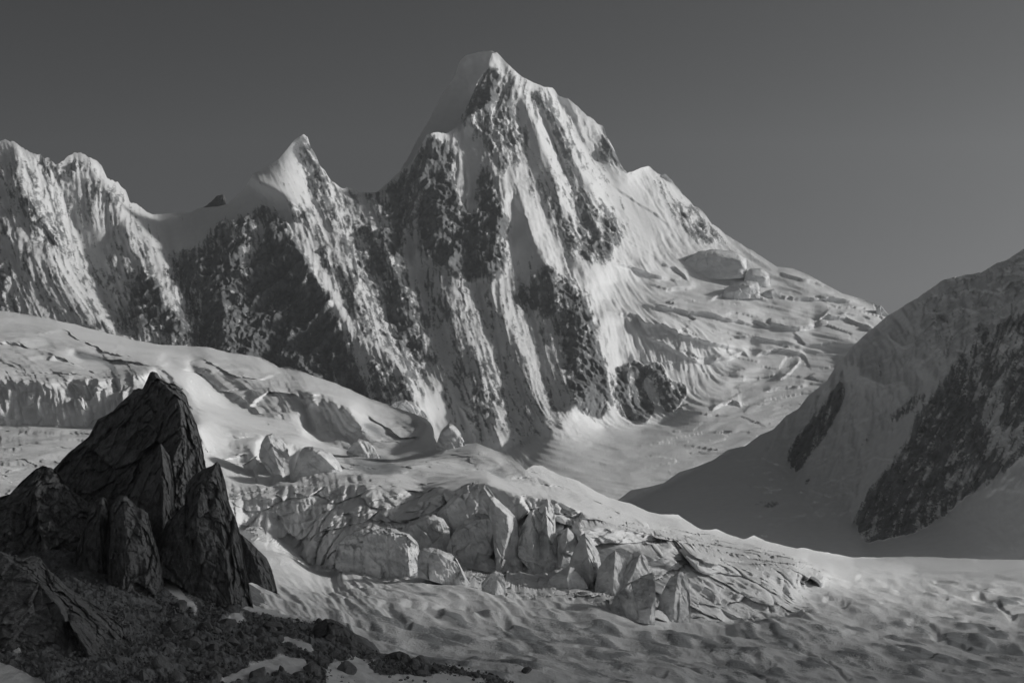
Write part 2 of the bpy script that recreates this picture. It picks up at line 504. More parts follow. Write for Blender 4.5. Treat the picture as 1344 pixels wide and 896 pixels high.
MB.solve([
 [(-120, 200, 5900), (0, 187, 5900), (106, 200, 6000), (200, 281, 6150), (262, 273, 6150), (332, 228, 6000), (398, 177, 5980), (445, 245, 6200), (485, 251, 6350),
  (545, 210, 6350), (565, 175, 6250), (600, 165, 6400), (646, 70, 6600), (725, 114, 6750), (792, 165, 6850), (824, 229, 6750), (852, 218, 7000), (912, 270, 7050),
  (962, 315, 6850), (1040, 352, 6520), (1105, 385, 6280), (1175, 420, 6080), (1400, 480, 5950)],
 [(-120, 440, 5300), (0, 430, 5300), (150, 435, 5280), (300, 480, 5150), (470, 525, 5000), (560, 560, 4950), (650, 600, 4780), (700, 575, 4850), (755, 535, 5000), (790, 560, 4980)],
 [(790, 415, 5620), (830, 420, 5600), (870, 422, 5580), (900, 440, 5560), (940, 450, 5600), (972, 457, 5650)],
 [(785, 470, 5480), (850, 478, 5480), (905, 490, 5480), (960, 490, 5560)],
 [(790, 395, 5880), (870, 395, 5920), (960, 400, 5940), (1080, 410, 5960), (1165, 425, 5980)],
 [(830, 345, 6180), (900, 368, 6190), (960, 378, 6190), (1040, 385, 6200)],
 [(960, 460, 5700), (1040, 470, 5720), (1100, 470, 5740)],
 [(755, 535, 5000), (790, 562, 4980), (840, 565, 5030), (880, 555, 5100), (910, 535, 5150)],
 [(920, 500, 5400), (1000, 500, 5480), (1080, 490, 5560)],
 [(930, 545, 5080), (1000, 530, 5220), (1080, 520, 5300)],
 [(700, 600, 4520), (800, 585, 4650), (900, 570, 4820), (1000, 555, 4980), (1100, 550, 5080)],
 [(600, 640, 4050), (800, 640, 4050), (1000, 620, 4300), (1300, 600, 4700)],
 [(-120, 760, 3300), (1400, 760, 3300)],
 ], tf=inv)
Lr = lambda *a: list(a)
MO = Grid(-120, 50, 1400, 760, 2.5)
MO.solve([
 [(x, y, 0) for x, y in crest],
 # left range: spurs and couloirs
 [(-120, 430, -40), (-20, 300, -20), (0, 200, 0)],
 [(20, 190, 0), (30, 240, -80), (50, 300, -120), (75, 360, -130), (110, 405, -130), (145, 432, -120)],
 [(62, 208, 0), (80, 250, 60), (100, 300, 80), (118, 350, 70), (140, 400, 30), (160, 430, 0)],
 [(106, 200, 0), (138, 240, -70), (160, 280, -140), (172, 320, -160)],
 [(172, 270, 0), (190, 300, -80), (205, 340, -110), (215, 370, -140), (235, 420, -160), (245, 450, -160)],
 [(150, 300, -50), (165, 350, -60), (178, 400, -80), (190, 440, -100)],
 [(205, 281, 20), (222, 330, 50), (245, 380, 40), (268, 430, 0), (280, 470, -20)],
 # second peak
 [(298, 268, 0), (275, 310, -60), (262, 350, -70), (280, 400, -80), (285, 450, -90)],
 [(330, 240, 0), (322, 290, -90), (305, 340, -130), (290, 390, -150), (300, 450, -170), (320, 500, -180)],
 [(352, 262, -20), (345, 310, -40), (330, 360, -70), (322, 420, -90), (345, 480, -120)],
 [(332, 229, -10), (338, 238, -90), (360, 248, -120), (385, 262, -110), (402, 280, -90)],
 [(388, 186, 20), (398, 205, 50), (404, 235, 50), (410, 262, 20), (425, 300, -50)],
 [(340, 252, -20), (362, 262, -40), (378, 285, -70)],
 [(361, 310, -120), (390, 327, -180), (408, 351, -220), (425, 375, -240), (443, 400, -260), (460, 440, -290), (500, 457, -320), (530, 487, -350), (554, 541, -380)],
 [(350, 330, -60), (372, 370, -80), (398, 410, -100), (418, 450, -130), (440, 490, -160), (470, 520, -190)],
 [(385, 300, -90), (400, 320, -120), (420, 345, -150), (440, 375, -170), (462, 415, -200)],
 [(400, 178, 0), (418, 230, 30), (436, 280, -40), (452, 330, -120), (470, 375, -170), (490, 420, -200), (510, 450, -230)],
 [(440, 243, 10), (455, 290, 20), (470, 330, 10), (490, 370, -20), (512, 410, -60), (530, 450, -110), (552, 500, -150)],
 # saddle to the main wall
 [(480, 252, 0), (492, 300, -40), (510, 340, -70), (530, 380, -90), (545, 420, -110), (552, 460, -130)],
 [(500, 246, 20), (515, 290, 10), (535, 330, -10), (556, 365, -30), (568, 400, -80), (573, 450, -120), (580, 500, -150), (600, 560, -190)],
 [(565, 176, 0), (560, 220, -70), (575, 270, -120), (592, 330, -150), (602, 372, -160)],
 [(585, 200, 0), (598, 250, -50), (612, 300, -80), (622, 345, -100)],
 [(606, 178, 10), (611, 215, 10), (617, 252, -30)],
 [(620, 177, -30), (648, 221, -130), (664, 258, -180), (655, 300, -200), (648, 350, -210), (645, 390, -210)],
 [(632, 220, -40), (634, 260, -90), (630, 300, -120)],
 # summit triangle
 [(655, 80, 20), (646, 92, 10), (650, 112, -50), (648, 130, -70), (630, 145, -80), (618, 155, -75), (605, 170, -40)],
 [(640, 90, 70), (625, 118, 75), (610, 145, 70), (604, 158, 40)],
 [(662, 82, 0), (674, 108, -50), (692, 140, -100), (702, 165, -135), (714, 195, -160), (726, 220, -180), (732, 250, -200), (745, 290, -215), (762, 335, -225), (780, 372, -230)],
 [(662, 112, -20), (676, 150, -30), (684, 180, -30), (690, 215, -40), (700, 245, -80), (712, 275, -110), (728, 310, -140), (745, 350, -160)],
 [(678, 250, -150), (690, 285, -230), (702, 312, -260), (714, 342, -290), (728, 385, -300), (745, 430, -310), (758, 480, -320), (768, 530, -330)],
 [(670, 262, -120), (676, 300, -120), (672, 345, -110), (685, 385, -120), (700, 420, -140), (716, 452, -170)],
 [(688, 101, 0), (717, 140, -60), (742, 185, -110), (758, 215, -130), (778, 260, -150), (792, 310, -170), (800, 345, -180)],
 [(700, 125, 30), (726, 180, 10), (742, 230, -30), (757, 275, -90), (776, 325, -130)],
 [(727, 114, 50), (750, 170, 80), (775, 205, 80), (800, 235, 60), (830, 280, 40), (862, 320, 0)],
 [(792, 165, 0), (806, 205, -40), (826, 232, -40)],
 [(790, 240, 30), (800, 270, 10), (812, 300, -50), (830, 330, -90), (850, 350, -90)],
 [(845, 222, 0), (860, 260, -30), (885, 290, -40), (905, 315, -30)],
 [(905, 270, 0), (925, 300, -20), (940, 320, 0)],
 # lower spurs
 [(578, 352, -120), (592, 400, -190), (610, 440, -230), (628, 480, -250), (645, 530, -280), (655, 585, -310)],
 [(628, 375, -120), (640, 420, -150), (655, 470, -170), (668, 520, -200), (680, 575, -230)],
 [(648, 390, -210), (665, 430, -240), (687, 470, -270), (707, 520, -300), (722, 568, -320)],
 [(695, 440, -160), (710, 485, -190), (725, 525, -220), (738, 560, -260)],
 [(718, 455, -220), (735, 490, -300), (754, 530, -340)],
 [(775, 400, -240), (790, 440, -250), (800, 490, -220), (800, 540, -120)],
 [(760, 540, -150), (790, 563, 0), (850, 570, 0), (905, 540, 0)],
 [(800, 400, -120), (840, 395, 0), (960, 380, 0), (1150, 420, 0)],
 [(812, 480, -60), (830, 500, -60), (845, 550, -40)],
 [(820, 470, -30), (838, 510, 0), (850, 540, 0)],
 [(860, 480, -30), (872, 520, -60), (880, 550, -20)],
 [(560, 600, -100), (660, 620, -100), (700, 600, -60)],
 # crevasse terraces on the right shoulder: near edge proud, hollow behind
 [(812, 428, -14), (860, 432, -22), (900, 446, -26), (940, 455, -26), (970, 461, -16)],
 [(812, 408, 25), (860, 412, 40), (900, 424, 45), (940, 436, 45), (972, 447, 25)],
 [(800, 372, 0), (850, 368, 30), (900, 378, 40), (940, 383, 20)],
 [(830, 392, -20), (880, 398, -45), (930, 402, -50), (985, 408, -30)],
 [(880, 388, 20), (940, 392, 45), (1000, 398, 40), (1040, 402, 10)],
 [(1000, 432, -40), (1040, 434, -60), (1066, 431, -40), (1069, 420, 20)],
 [(1074, 424, -60), (1100, 436, -70), (1135, 446, -30)],
 [(1000, 412, 30), (1040, 410, 55), (1066, 408, 60), (1100, 414, 60), (1140, 424, 40)],
 [(1022, 352, 10), (1035, 372, -40), (1060, 384, -70), (1100, 390, -50), (1145, 402, 0)],
 [(1020, 392, 30), (1060, 396, 50), (1110, 402, 40)],
 [(925, 470, -20), (980, 478, -30), (1040, 476, -20)],
 [(940, 500, -25), (975, 492, -30), (1000, 485, 0)],
 [(975, 525, -25), (1000, 515, -25), (1040, 508, -10)],
 [(960, 500, 25), (1010, 500, 20)],
])
MB.v = box(MB.v, 1); MO.v = box(MO.v, 1) * 0.8
FLOW = [(0, 200, 0.3, 1), (60, 300, 0.35, 1), (120, 400, 0.7, 1), (150, 260, -0.2, 1), (110, 260, 0.1, 1), (180, 310, 0.3, 1), (200, 420, 0.1, 1), (290, 350, -0.1, 1),
 (330, 440, -0.35, 1), (400, 420, -0.5, 1), (370, 240, 0.5, 1), (430, 260, 0.4, 1), (480, 380, 0.35, 1), (530, 480, 0.5, 1), (560, 250, -0.25, 1), (600, 330, -0.1, 1), (640, 300, 0, 1),
 (560, 440, 0.15, 1), (610, 470, 0.3, 1), (660, 540, 0.4, 1), (740, 500, 0.3, 1), (690, 300, 0.3, 1), (700, 200, 0.35, 1), (640, 120, -0.5, 1), (660, 190, 0.1, 1), (740, 200, 0.45, 1),
 (780, 340, 0.5, 1), (800, 220, 0.7, 1), (870, 260, 0.5, 1), (920, 300, 0.6, 1), (740, 400, 0.15, 1), (780, 460, 0.1, 1), (840, 500, 0.2, 1), (900, 470, 0.1, 1), (850, 320, 0.4, 1),
 (950, 400, 1, 0.18), (1080, 400, 1, 0.2), (900, 385, 1, 0.1), (1000, 440, 1, 0.15), (1000, 520, 1, -0.3), (850, 590, 1, -0.1), (750, 600, 1, 0.1), (950, 570, 1, -0.25)]
MF = Grid(-120, 50, 1400, 720, 1.25)
k0 = crests(streaks(MB, FLOW, 26, 100, 10, 6)); k1 = crests(streaks(MB, FLOW, 11, 90, 11, 4)); k2 = crests(streaks(MF, FLOW, 4.8, 64, 12, 2)); k3 = streaks(MF, FLOW, 2.2, 34, 13)
k4 = streaks(MF, FLOW, 2.2, 9, 14)
X, Y = MB.xy()
ROCK = rock_field(MB, [
 (0.39, [(545, 340), (700, 330), (760, 420), (760, 540), (690, 590), (590, 575), (550, 470)]),
 (0.38, [(655, 85), (725, 115), (790, 200), (830, 300), (800, 350), (740, 340), (690, 250), (660, 150)]),
 (0.38, [(-120, 240), (0, 210), (70, 210), (100, 202), (130, 222), (170, 272), (215, 300), (250, 400), (300, 480), (0, 440), (-120, 440)]),
 (0.68, [(38, 203), (60, 205), (74, 216), (78, 235), (70, 240), (58, 222), (42, 212)]),
 (0.70, [(86, 222), (100, 207), (112, 205), (118, 212), (100, 228), (88, 245)]),
 (0.60, [(22, 245), (40, 250), (62, 280), (82, 290), (88, 320), (75, 330), (55, 315), (48, 330), (35, 290)]),
 (0.55, [(-120, 330), (0, 330), (18, 360), (15, 400), (0, 420), (-120, 420)]),
 (0.58, [(160, 248), (168, 262), (150, 270), (125, 250), (118, 300), (112, 270), (120, 235)]),
 (0.66, [(175, 360), (195, 350), (210, 365), (222, 400), (228, 440), (150, 432), (165, 400)]),
 (0.72, [(222, 330), (260, 325), (285, 290), (310, 285), (345, 265), (380, 290), (400, 330), (425, 370), (450, 430), (470, 490), (530, 530), (552, 545), (300, 500), (215, 440), (230, 400)]),
 (0.90, [(262, 345), (300, 335), (350, 285), (400, 345), (440, 405), (462, 470), (420, 490), (330, 480), (275, 440)]),
 (0.52, [(236, 355), (250, 400), (258, 440), (240, 440), (225, 380)]),
 (0.30, [(340, 290), (355, 285), (345, 320), (322, 360), (310, 400), (300, 440), (292, 440), (305, 390), (325, 340)]),
 (0.88, [(372, 262), (390, 258), (406, 275), (404, 298), (385, 290)]),
 (0.54, [(388, 184), (400, 178), (412, 200), (447, 246), (470, 252), (500, 300), (530, 360), (555, 420), (560, 500), (552, 535), (530, 485), (500, 455), (465, 440), (450, 400), (420, 350), (408, 300), (402, 230)]),
 (0.72, [(392, 180), (400, 178), (412, 205), (440, 245), (436, 262), (418, 240), (402, 215)]),
 (0.70, [(470, 255), (500, 250), (540, 215), (545, 300), (530, 330), (548, 400), (558, 470), (545, 500), (520, 430), (490, 340)]),
 (0.28, [(412, 268), (425, 285), (448, 330), (462, 350), (455, 360), (432, 320), (415, 292)]),
 (0.25, [(472, 262), (482, 262), (505, 300), (500, 306), (480, 285)]),
 (0.25, [(340, 220), (384, 190), (398, 225), (408, 268), (400, 285), (370, 250), (320, 252)]),
 (0.30, [(408, 345), (445, 395), (470, 440), (505, 450), (535, 487), (530, 500), (500, 480), (475, 500), (460, 460), (430, 390)]),
 (0.62, [(478, 470), (505, 475), (535, 500), (555, 545), (500, 525), (480, 500)]),
 (0.80, [(545, 205), (562, 176), (580, 182), (600, 200), (600, 250), (622, 290), (628, 225), (640, 210), (655, 260), (668, 290), (668, 340), (655, 365), (620, 370), (575, 345), (550, 330), (545, 280)]),
 (0.62, [(610, 140), (650, 85), (670, 105), (690, 140), (700, 170), (690, 200), (676, 205), (660, 240), (650, 215), (632, 190), (603, 172)]),
 (0.88, [(605, 168), (600, 164), (620, 122), (645, 85), (650, 110), (648, 130), (632, 145), (615, 158)]),
 (0.58, [(680, 102), (720, 128), (740, 160), (752, 200), (760, 215), (735, 200), (712, 160), (692, 130)]),
 (0.66, [(745, 215), (757, 212), (752, 225)]),
 (0.60, [(700, 200), (716, 198), (728, 230), (742, 280), (776, 300), (790, 340), (772, 350), (745, 320), (725, 290), (715, 240)]),
 (0.60, [(740, 222), (780, 270), (795, 300), (812, 330), (800, 345), (775, 320), (752, 280)]),
 (0.62, [(770, 270), (800, 268), (818, 300), (812, 325), (790, 330)]),
 (0.76, [(786, 168), (797, 175), (828, 236), (812, 226), (790, 205)]),
 (0.24, [(672, 112), (696, 150), (712, 190), (730, 245), (722, 250), (700, 205), (686, 170)]),
 (0.52, [(850, 226), (885, 250), (960, 318), (950, 328), (905, 318), (875, 285)]),
 (0.62, [(895, 262), (915, 275), (940, 305), (950, 325), (925, 318), (900, 290)]),
 (0.52, [(700, 380), (711, 340), (745, 350), (775, 385), (795, 440), (765, 470), (735, 440)]),
 (0.74, [(708, 352), (716, 345), (748, 370), (772, 410), (798, 470), (800, 505), (770, 500), (745, 470), (725, 420), (690, 400), (675, 395)]),
 (0.88, [(745, 470), (800, 470), (800, 520), (790, 555), (762, 540), (752, 505)]),
 (0.86, [(806, 480), (840, 470), (850, 500), (870, 520), (850, 560), (820, 552), (800, 530)]),
 (0.84, [(845, 478), (868, 472), (880, 498), (905, 500), (903, 520), (885, 545), (868, 545), (858, 510)]),
 (0.24, [(842, 500), (852, 498), (876, 545), (866, 548)]),
 (0.50, [(585, 400), (610, 440), (640, 500), (660, 580), (640, 590), (600, 500)]),
 (0.52, [(640, 480), (665, 520), (670, 560), (640, 560), (625, 500)]),
], 5)

SMOOTH = rock_field(MB, [(1.0, q) for q in [
 [(326, 236), (340, 222), (384, 186), (396, 200), (402, 230), (410, 268), (402, 290), (385, 268), (355, 250)],
 [(672, 262), (684, 285), (700, 315), (708, 340), (690, 370), (668, 345), (670, 300)], [(694, 168), (704, 172), (724, 235), (722, 255), (704, 250), (692, 215)],
 [(750, 170), (785, 205), (840, 250), (875, 300), (850, 320), (800, 262), (765, 225)], [(604, 178), (616, 182), (634, 214), (622, 262), (612, 225)],
 [(200, 284), (262, 276), (330, 240), (345, 262), (300, 290), (255, 325), (220, 330)], [(95, 300), (130, 300), (150, 400), (120, 410)],
 [(520, 228), (540, 214), (530, 240), (495, 258), (480, 256)], [(564, 372), (574, 372), (580, 450), (572, 470)], [(560, 520), (580, 510), (620, 580), (570, 575)]]], 4)
SHELVES = [(34, 9, [(790, 407), (815, 412), (837, 418), (846, 427), (867, 428), (894, 444), (924, 451), (970, 459)]), (24, 7, [(835, 400), (870, 404), (891, 408), (951, 419), (1003, 428)]),
 (24, 6, [(925, 396), (940, 391), (957, 385), (985, 389), (1010, 394)]), (34, 8, [(985, 420), (1004, 428), (1040, 431), (1070, 427), (1074, 420)]), (32, 8, [(1064, 424), (1085, 416), (1110, 420), (1130, 428), (1152, 436)]),
 (28, 7, [(1010, 389), (1040, 392), (1085, 393), (1130, 398)]), (26, 7, [(1018, 356), (1040, 364), (1070, 372), (1105, 383)]), (24, 7, [(930, 478), (954, 471), (974, 463), (985, 470)]),
 (26, 8, [(930, 540), (946, 531), (960, 526), (975, 534)]), (24, 6, [(1000, 514), (1020, 510), (1062, 506)]), (22, 6, [(1020, 500), (1036, 490), (1052, 474)]), (24, 7, [(985, 466), (1020, 462), (1060, 468)]),
 (20, 6, [(850, 372), (880, 380), (915, 378)]), (22, 8, [(840, 440), (870, 452), (900, 470), (925, 480)]), (20, 6, [(868, 346), (885, 352), (905, 368)]), (22, 6, [(800, 345), (830, 352), (860, 366), (880, 366)]),
 (10, 7, [(760, 268), (790, 285), (820, 312), (850, 330)]), (9, 7, [(800, 240), (830, 262), (868, 288), (885, 300)]), (16, 5, [(1095, 412), (1130, 412), (1160, 420)]), (18, 5, [(960, 440), (1000, 446), (1050, 452)])]
def massif(U, V, D, P):
    a0 = MB.at(U, V, k0); a = MB.at(U, V, k1); b = MF.at(U, V, k2); c = MF.at(U, V, k3); c4 = MF.at(U, V, k4); sm = MB.at(U, V, SMOOTH); r0 = MB.at(U, V, ROCK)
    crestd = V - interp(crest, U)
    n = perlin(P / 160.0) * 0.6 + perlin(P / 60.0) * 0.3
    hard = sstep(0.42, 0.70, r0 + 0.1 * n)
    flat = sstep(780, 830, U) * sstep(330, 380, V) * (1 - hard)         # shoulder and basin are smooth snow
    basin = sstep(560, 600, V + (U - 750) * 0.0) * sstep(640, 720, U)
    calm = np.clip(np.maximum(flat, basin), 0, 1)
    wv = np.minimum(crestd / 12.0, 1.0)
    big = ridged(P / np.array([150.0, 150, 260]), 3)
    mid = ridged(P / np.array([60.0, 60, 95]), 3, 0.45)
    fn = facets(P / np.array([30.0, 30, 44.0]), 5)[0]
    shelf = facets(P / np.array([210.0, 130, 60.0]) + 0.3 * fbm(P / 420.0, 1)[..., None], 55)[0]
    fn2 = facets(P / np.array([11.0, 11, 15.0]), 15)[0]
    fin = ridged(P / np.array([11.0, 11, 13]), 2, 0.6)
    out = hard * (8 + 32 * big + 15 * mid + 8 * fn + 2.2 * fn2 + 2.5 * b + 1.6 * c + 1.6 * c4 + 3.5 * fin + 12 * a0) + (1 - hard) * (1 - calm * 0.85) * (1 - 0.75 * sm) * (8 * a0 + 4.0 * a + 2.4 * b + 1.3 * c + 6 * big + 3.0 * mid + 1.2 * fin + 1.0 * fn2)
    out += calm * (3.2 * a + 2.6 * b + 1.4 * c + 4 * fbm(P / np.array([140.0, 90, 120]), 3) + 11 * shelf * sstep(820, 880, U) * sstep(345, 380, V))
    out += ledges(U, V, SHELVES)
    out *= 0.25 + 0.75 * wv
    d = np.zeros(P.shape); d[..., 1] = -out; d[..., 2] = out * 0.25
    rock = r0 - 0.05 + 0.07 * b + 0.08 * c + 0.09 * c4 + 0.07 * a - 0.10 * mid * hard + 0.20 * fin + 0.10 * n
    rock = np.where(calm > 0.5, rock * 0.3, rock)
    return d, {'rock': rock}
def massif_depth(U, V):
    return 1.0 / MB.at(U, V) + MO.at(U, V)
rag = [(-120, 1), (0, 1.6), (30, 2.0), (52, 3.0), (80, 2.2), (100, 1.5), (120, 2.6), (165, 2.8), (200, .5), (260, .3), (270, 0.2), (380, 0.2), (395, 1.2), (440, 2), (475, 1.5), (490, .3), (535, 0.6), (555, 1.6), (598, 1.2), (640, 1.5), (650, .1), (690, .4), (780, 1.2), (820, 1.6), (840, .4), (900, 2), (960, .8), (1010, .2), (1400, 0.2)]
o = sheet('mountain', -120, 1400, crest, [(-120, 700), (900, 700), (1000, 660), (1400, 560)], massif_depth, M_FAR, massif, step=1.25, back=1500, ragged=[(x_, r_ * (1.7 if r_ > 0.7 else 1)) for x_, r_ in rag])
tag(o, 'highest pointed snow and rock mountain with its long ridge over the glacier', kind='structure')

o = solid('rock_tower', [(266, 272.5), (272, 268), (280, 262), (285, 257), (291, 254.5), (294, 254), (296, 259), (297, 271)], [(266, 274), (282, 275), (297, 275)], 6140, M_FARSTONE,
 [[(293, 255, 10), (291, 265, 30), (290, 274, 35)], [(280, 263, 6), (278, 272, 18)]], 60, None, lambda U, V, P: np.stack([0 * U, -6 * facets(P / 18.0, 3)[0], 3 * perlin(P / 9.0)], -1), 0.6, None, 1.5, rag=1.2)
tag(o, 'small dark rock tooth standing alone on the snow saddle left of the second peak', 'rock tower')

# the pale snow face falling away behind the summit
def ghost(U, V, D, P):
    d = np.zeros(P.shape); d[..., 1] = -8 * fbm(P / 90.0, 3)
    return d, {'rock': 0.15 + 0 * U}
def ghost_depth(U, V): return 6950 - (U - 600) * 1.0 - (V - 150) * 0.8
o = sheet('mountain', 505, 672, [(505, 262), (530, 216), (534, 211), (547, 184), (564, 157), (581, 124), (592, 108), (598, 98), (601, 86), (606, 77), (613, 72.5), (634, 68), (646, 67), (655, 72), (672, 92)],
          [(505, 300), (672, 300)], ghost_depth, M_FAR, ghost, step=1.5, back=700, ragged=0.3)
tag(o, 'pale snow face of the mountain dropping away behind its dark summit ridge', kind='structure')

# ------------------------------------------------------------------ the ridge on the right
rcrest = [(760, 690), (800, 664), (828, 643), (850, 639), (872, 633), (892, 619), (915, 612), (938, 602), (955, 590), (978, 585), (998, 570), (1015, 563), (1032, 545), (1048, 536), (1060, 520), (1085, 500), (1097, 480), (1105, 472), (1118, 455), (1140, 435), (1165, 414), (1200, 393), (1225, 377), (1240, 366),  # lower left end traces the shadow edge on the basin, shade built as shape
 (1262, 362), (1290, 356), (1305, 347), (1322, 341), (1344, 328), (1400, 300), (1480, 262), (1600, 235), (1800, 240), (2100, 300)]
RB = Grid(760, 220, 2100, 800, 3.0)
RB.solve([
 [(760, 690, 3700), (880, 636, 4000), (980, 583, 4300), (1060, 520, 4450), (1105, 472, 4400), (1165, 414, 4250), (1240, 366, 4050), (1344, 328, 3850), (1480, 262, 3700), (1600, 235, 3700), (2100, 300, 3900)],
 [(1097, 495, 4300), (1080, 540, 4200), (1050, 580, 4130), (1040, 620, 3950)],
 [(1125, 480, 4050), (1150, 500, 3900), (1160, 540, 3820), (1130, 600, 3700)],
 [(1300, 400, 3700), (1270, 440, 3600), (1230, 510, 3480), (1180, 590, 3380), (1135, 650, 3300), (1124, 690, 3250)],
 [(1215, 500, 3720), (1180, 560, 3640), (1140, 615, 3560), (1110, 660, 3450)],
 [(1344, 400, 3450), (1330, 470, 3330), (1300, 560, 3200), (1270, 640, 3100), (1200, 700, 3080)],
 [(1344, 600, 2980), (1290, 645, 3000), (1235, 690, 3020), (1130, 717, 3050)],
 [(900, 690, 3250), (1000, 680, 3300), (1080, 690, 3250)],
 [(760, 740, 2900), (1130, 740, 2800), (1344, 740, 2650), (1500, 740, 2500), (2100, 740, 2000)],
 [(1344, 680, 2820), (1500, 650, 2700), (2100, 600, 2400)],
], tf=lambda v: 1.0 / (2600.0 + (v - 3000.0) * 0.75))
RB.v = box(RB.v, 1)
RFLOW = [(1050, 580, -0.35, 1), (1130, 540, -0.1, 1), (1150, 480, 0.05, 1), (1250, 450, -0.1, 1), (1250, 560, -0.5, 1), (1200, 640, -0.5, 1), (1320, 500, -0.5, 1), (1300, 620, -0.6, 1), (1344, 380, -0.4, 1), (1000, 640, -1, 0.5), (900, 650, -1, 0.4), (1250, 720, 1, 0.0), (1150, 430, 0.6, 0.5), (1600, 500, -0.4, 1)]
RF = Grid(760, 300, 1420, 780, 1.4)
r1 = crests(streaks(RB, RFLOW, 14, 60, 31, 5)); r2 = crests(streaks(RF, RFLOW, 5.5, 40, 32, 3)); r3 = streaks(RF, RFLOW, 2.6, 30, 33)
RROCK = rock_field(RB, [
 (0.70, [(1310, 425), (1344, 405), (1500, 330), (1900, 400), (1700, 560), (1440, 560), (1344, 600), (1290, 640), (1265, 655), (1235, 684), (1200, 702), (1128, 716), (1120, 680), (1135, 650), (1180, 590), (1200, 550), (1225, 515), (1250, 475), (1280, 440)]),
 (0.45, [(1280, 425), (1344, 430), (1344, 470), (1318, 500), (1310, 560), (1344, 560), (1344, 600), (1310, 610), (1290, 560), (1290, 520), (1270, 500), (1265, 470)]),
 (0.60, [(1290, 430), (1318, 440), (1332, 470), (1300, 520), (1285, 500), (1290, 470)]),
 (0.74, [(1110, 488), (1092, 512), (1060, 555), (1036, 578), (1034, 605), (1048, 628), (1062, 605), (1080, 575), (1100, 545), (1111, 515)]),
 (0.60, [(1055, 628), (1068, 622), (1062, 640), (1052, 638)]),
 (0.58, [(1205, 512), (1218, 518), (1195, 545), (1160, 560), (1168, 540)]),
 (0.56, [(1145, 562), (1152, 565), (1128, 600), (1118, 600)]),
 (0.70, [(985, 658), (1025, 655), (1018, 666), (990, 664)]),
 (0.5, [(1150, 470), (1158, 470), (1160, 500), (1150, 500)]),
], 5)
RSHELF = [(22, 10, [(1160, 432), (1172, 446), (1185, 455), (1200, 449), (1212, 434), (1222, 425)]), (20, 8, [(1215, 405), (1240, 412), (1262, 404), (1290, 410)]), (18, 8, [(1250, 385), (1280, 378), (1310, 384), (1344, 372)]),
 (18, 8, [(1105, 500), (1130, 492), (1160, 505), (1190, 498)]), (14, 7, [(1130, 610), (1150, 600), (1180, 604)]), (16, 8, [(1060, 640), (1090, 650), (1125, 646)]), (14, 8, [(1290, 425), (1320, 415), (1360, 405)]),
 (12, 7, [(900, 640), (960, 632), (1030, 640)]), (12, 7, [(960, 606), (1000, 600), (1040, 612)])]
def ridge_right(U, V, D, P):
    a = RB.at(U, V, r1); b = RF.at(U, V, r2); c = RF.at(U, V, r3); r0 = RB.at(U, V, RROCK)
    n = fbm(P / 90.0, 3)
    hard = sstep(0.42, 0.70, r0 + 0.05 * n)
    calm = np.clip(sstep(660, 700, V - (U - 1150) * -0.25) + sstep(1010, 960, U), 0, 1) * (1 - hard)
    wv = np.minimum((V - interp(rcrest, U)) / 14.0, 1)
    mid = ridged(P / np.array([40.0, 40, 90]), 4, 0.55)
    fn = facets(P / np.array([18.0, 18, 34.0]), 6)[0]
    upper = sstep(500, 430, V) * sstep(1180, 1240, U)
    blk, be = facets(P / np.array([60.0, 60, 40.0]) + 0.2 * fbm(P / 40.0, 2)[..., None], 7)
    blk2, be2 = facets(P / np.array([22.0, 22, 18.0]), 17); blk = blk - 0.35 * np.exp(-(be / 0.05) ** 2) + 0.3 * blk2
    out = hard * (15 + 15 * mid + 9 * fn + 5 * b + 4.0 * c + 7 * a) + (1 - hard) * (1 - calm * 0.8) * (8 * a + 4.5 * b + 1.3 * c + 10 * n + 9 * mid) + upper * 30 * blk + ledges(U, V, RSHELF) + calm * 3 * n
    out *= 0.3 + 0.7 * wv
    d = np.zeros(P.shape); d[..., 1] = -out; d[..., 0] = -out * 0.3
    fi = ridged(P / np.array([9.0, 9, 12]), 3, 0.6)
    rock = r0 - 0.03 + 0.12 * b + 0.07 * c + 0.06 * a - 0.12 * mid * hard + 0.16 * fi
    rock = np.where(calm > 0.5, rock * 0.3, rock)
    return d, {'rock': rock}
o = sheet('mountain', 760, 2100, rcrest, [(760, 745), (2100, 760)], lambda U, V: 1.0 / RB.at(U, V), M_RIGHT, ridge_right, step=1.4, back=1600, back_slope=0.8, ragged=[(760, 0.2), (1100, 0.3), (1250, 0.8), (1344, 1.2), (2100, 4)])
tag(o, 'shaded mountain flank with two dark rock faces beneath a corniced snow crest', kind='structure')

# ------------------------------------------------------------------ the glacier
gcrest = [(-200, 400), (-40, 405), (0, 409), (15, 410), (40, 413), (75, 420), (100, 426), (130, 434), (160, 441), (175, 446), (215, 453), (245, 454), (275, 456), (300, 463), (325, 466), (345, 470), (367, 482), (380, 481), (395, 487),
 (440, 502), (480, 520), (505, 529), (520, 535), (545, 543), (560, 549), (566, 556), (560.1 + 8, 560), (572, 580), (580, 584), (600, 583), (625, 582), (650, 592), (672, 600), (690, 618), (700, 612), (712, 612), (735, 625), (760, 632), (780, 645), (800, 655), (830, 662),
 (850, 672), (865, 674), (890, 675), (905, 685), (920, 695), (940, 693), (960, 702), (975, 707), (990, 703), (1005, 710), (1040, 717), (1080, 724), (1120, 731), (1150, 731), (1200, 730), (1344, 735), (1500, 737), (1800, 740)]
GB = Grid(-200, 380, 1800, 1020, 2.0)
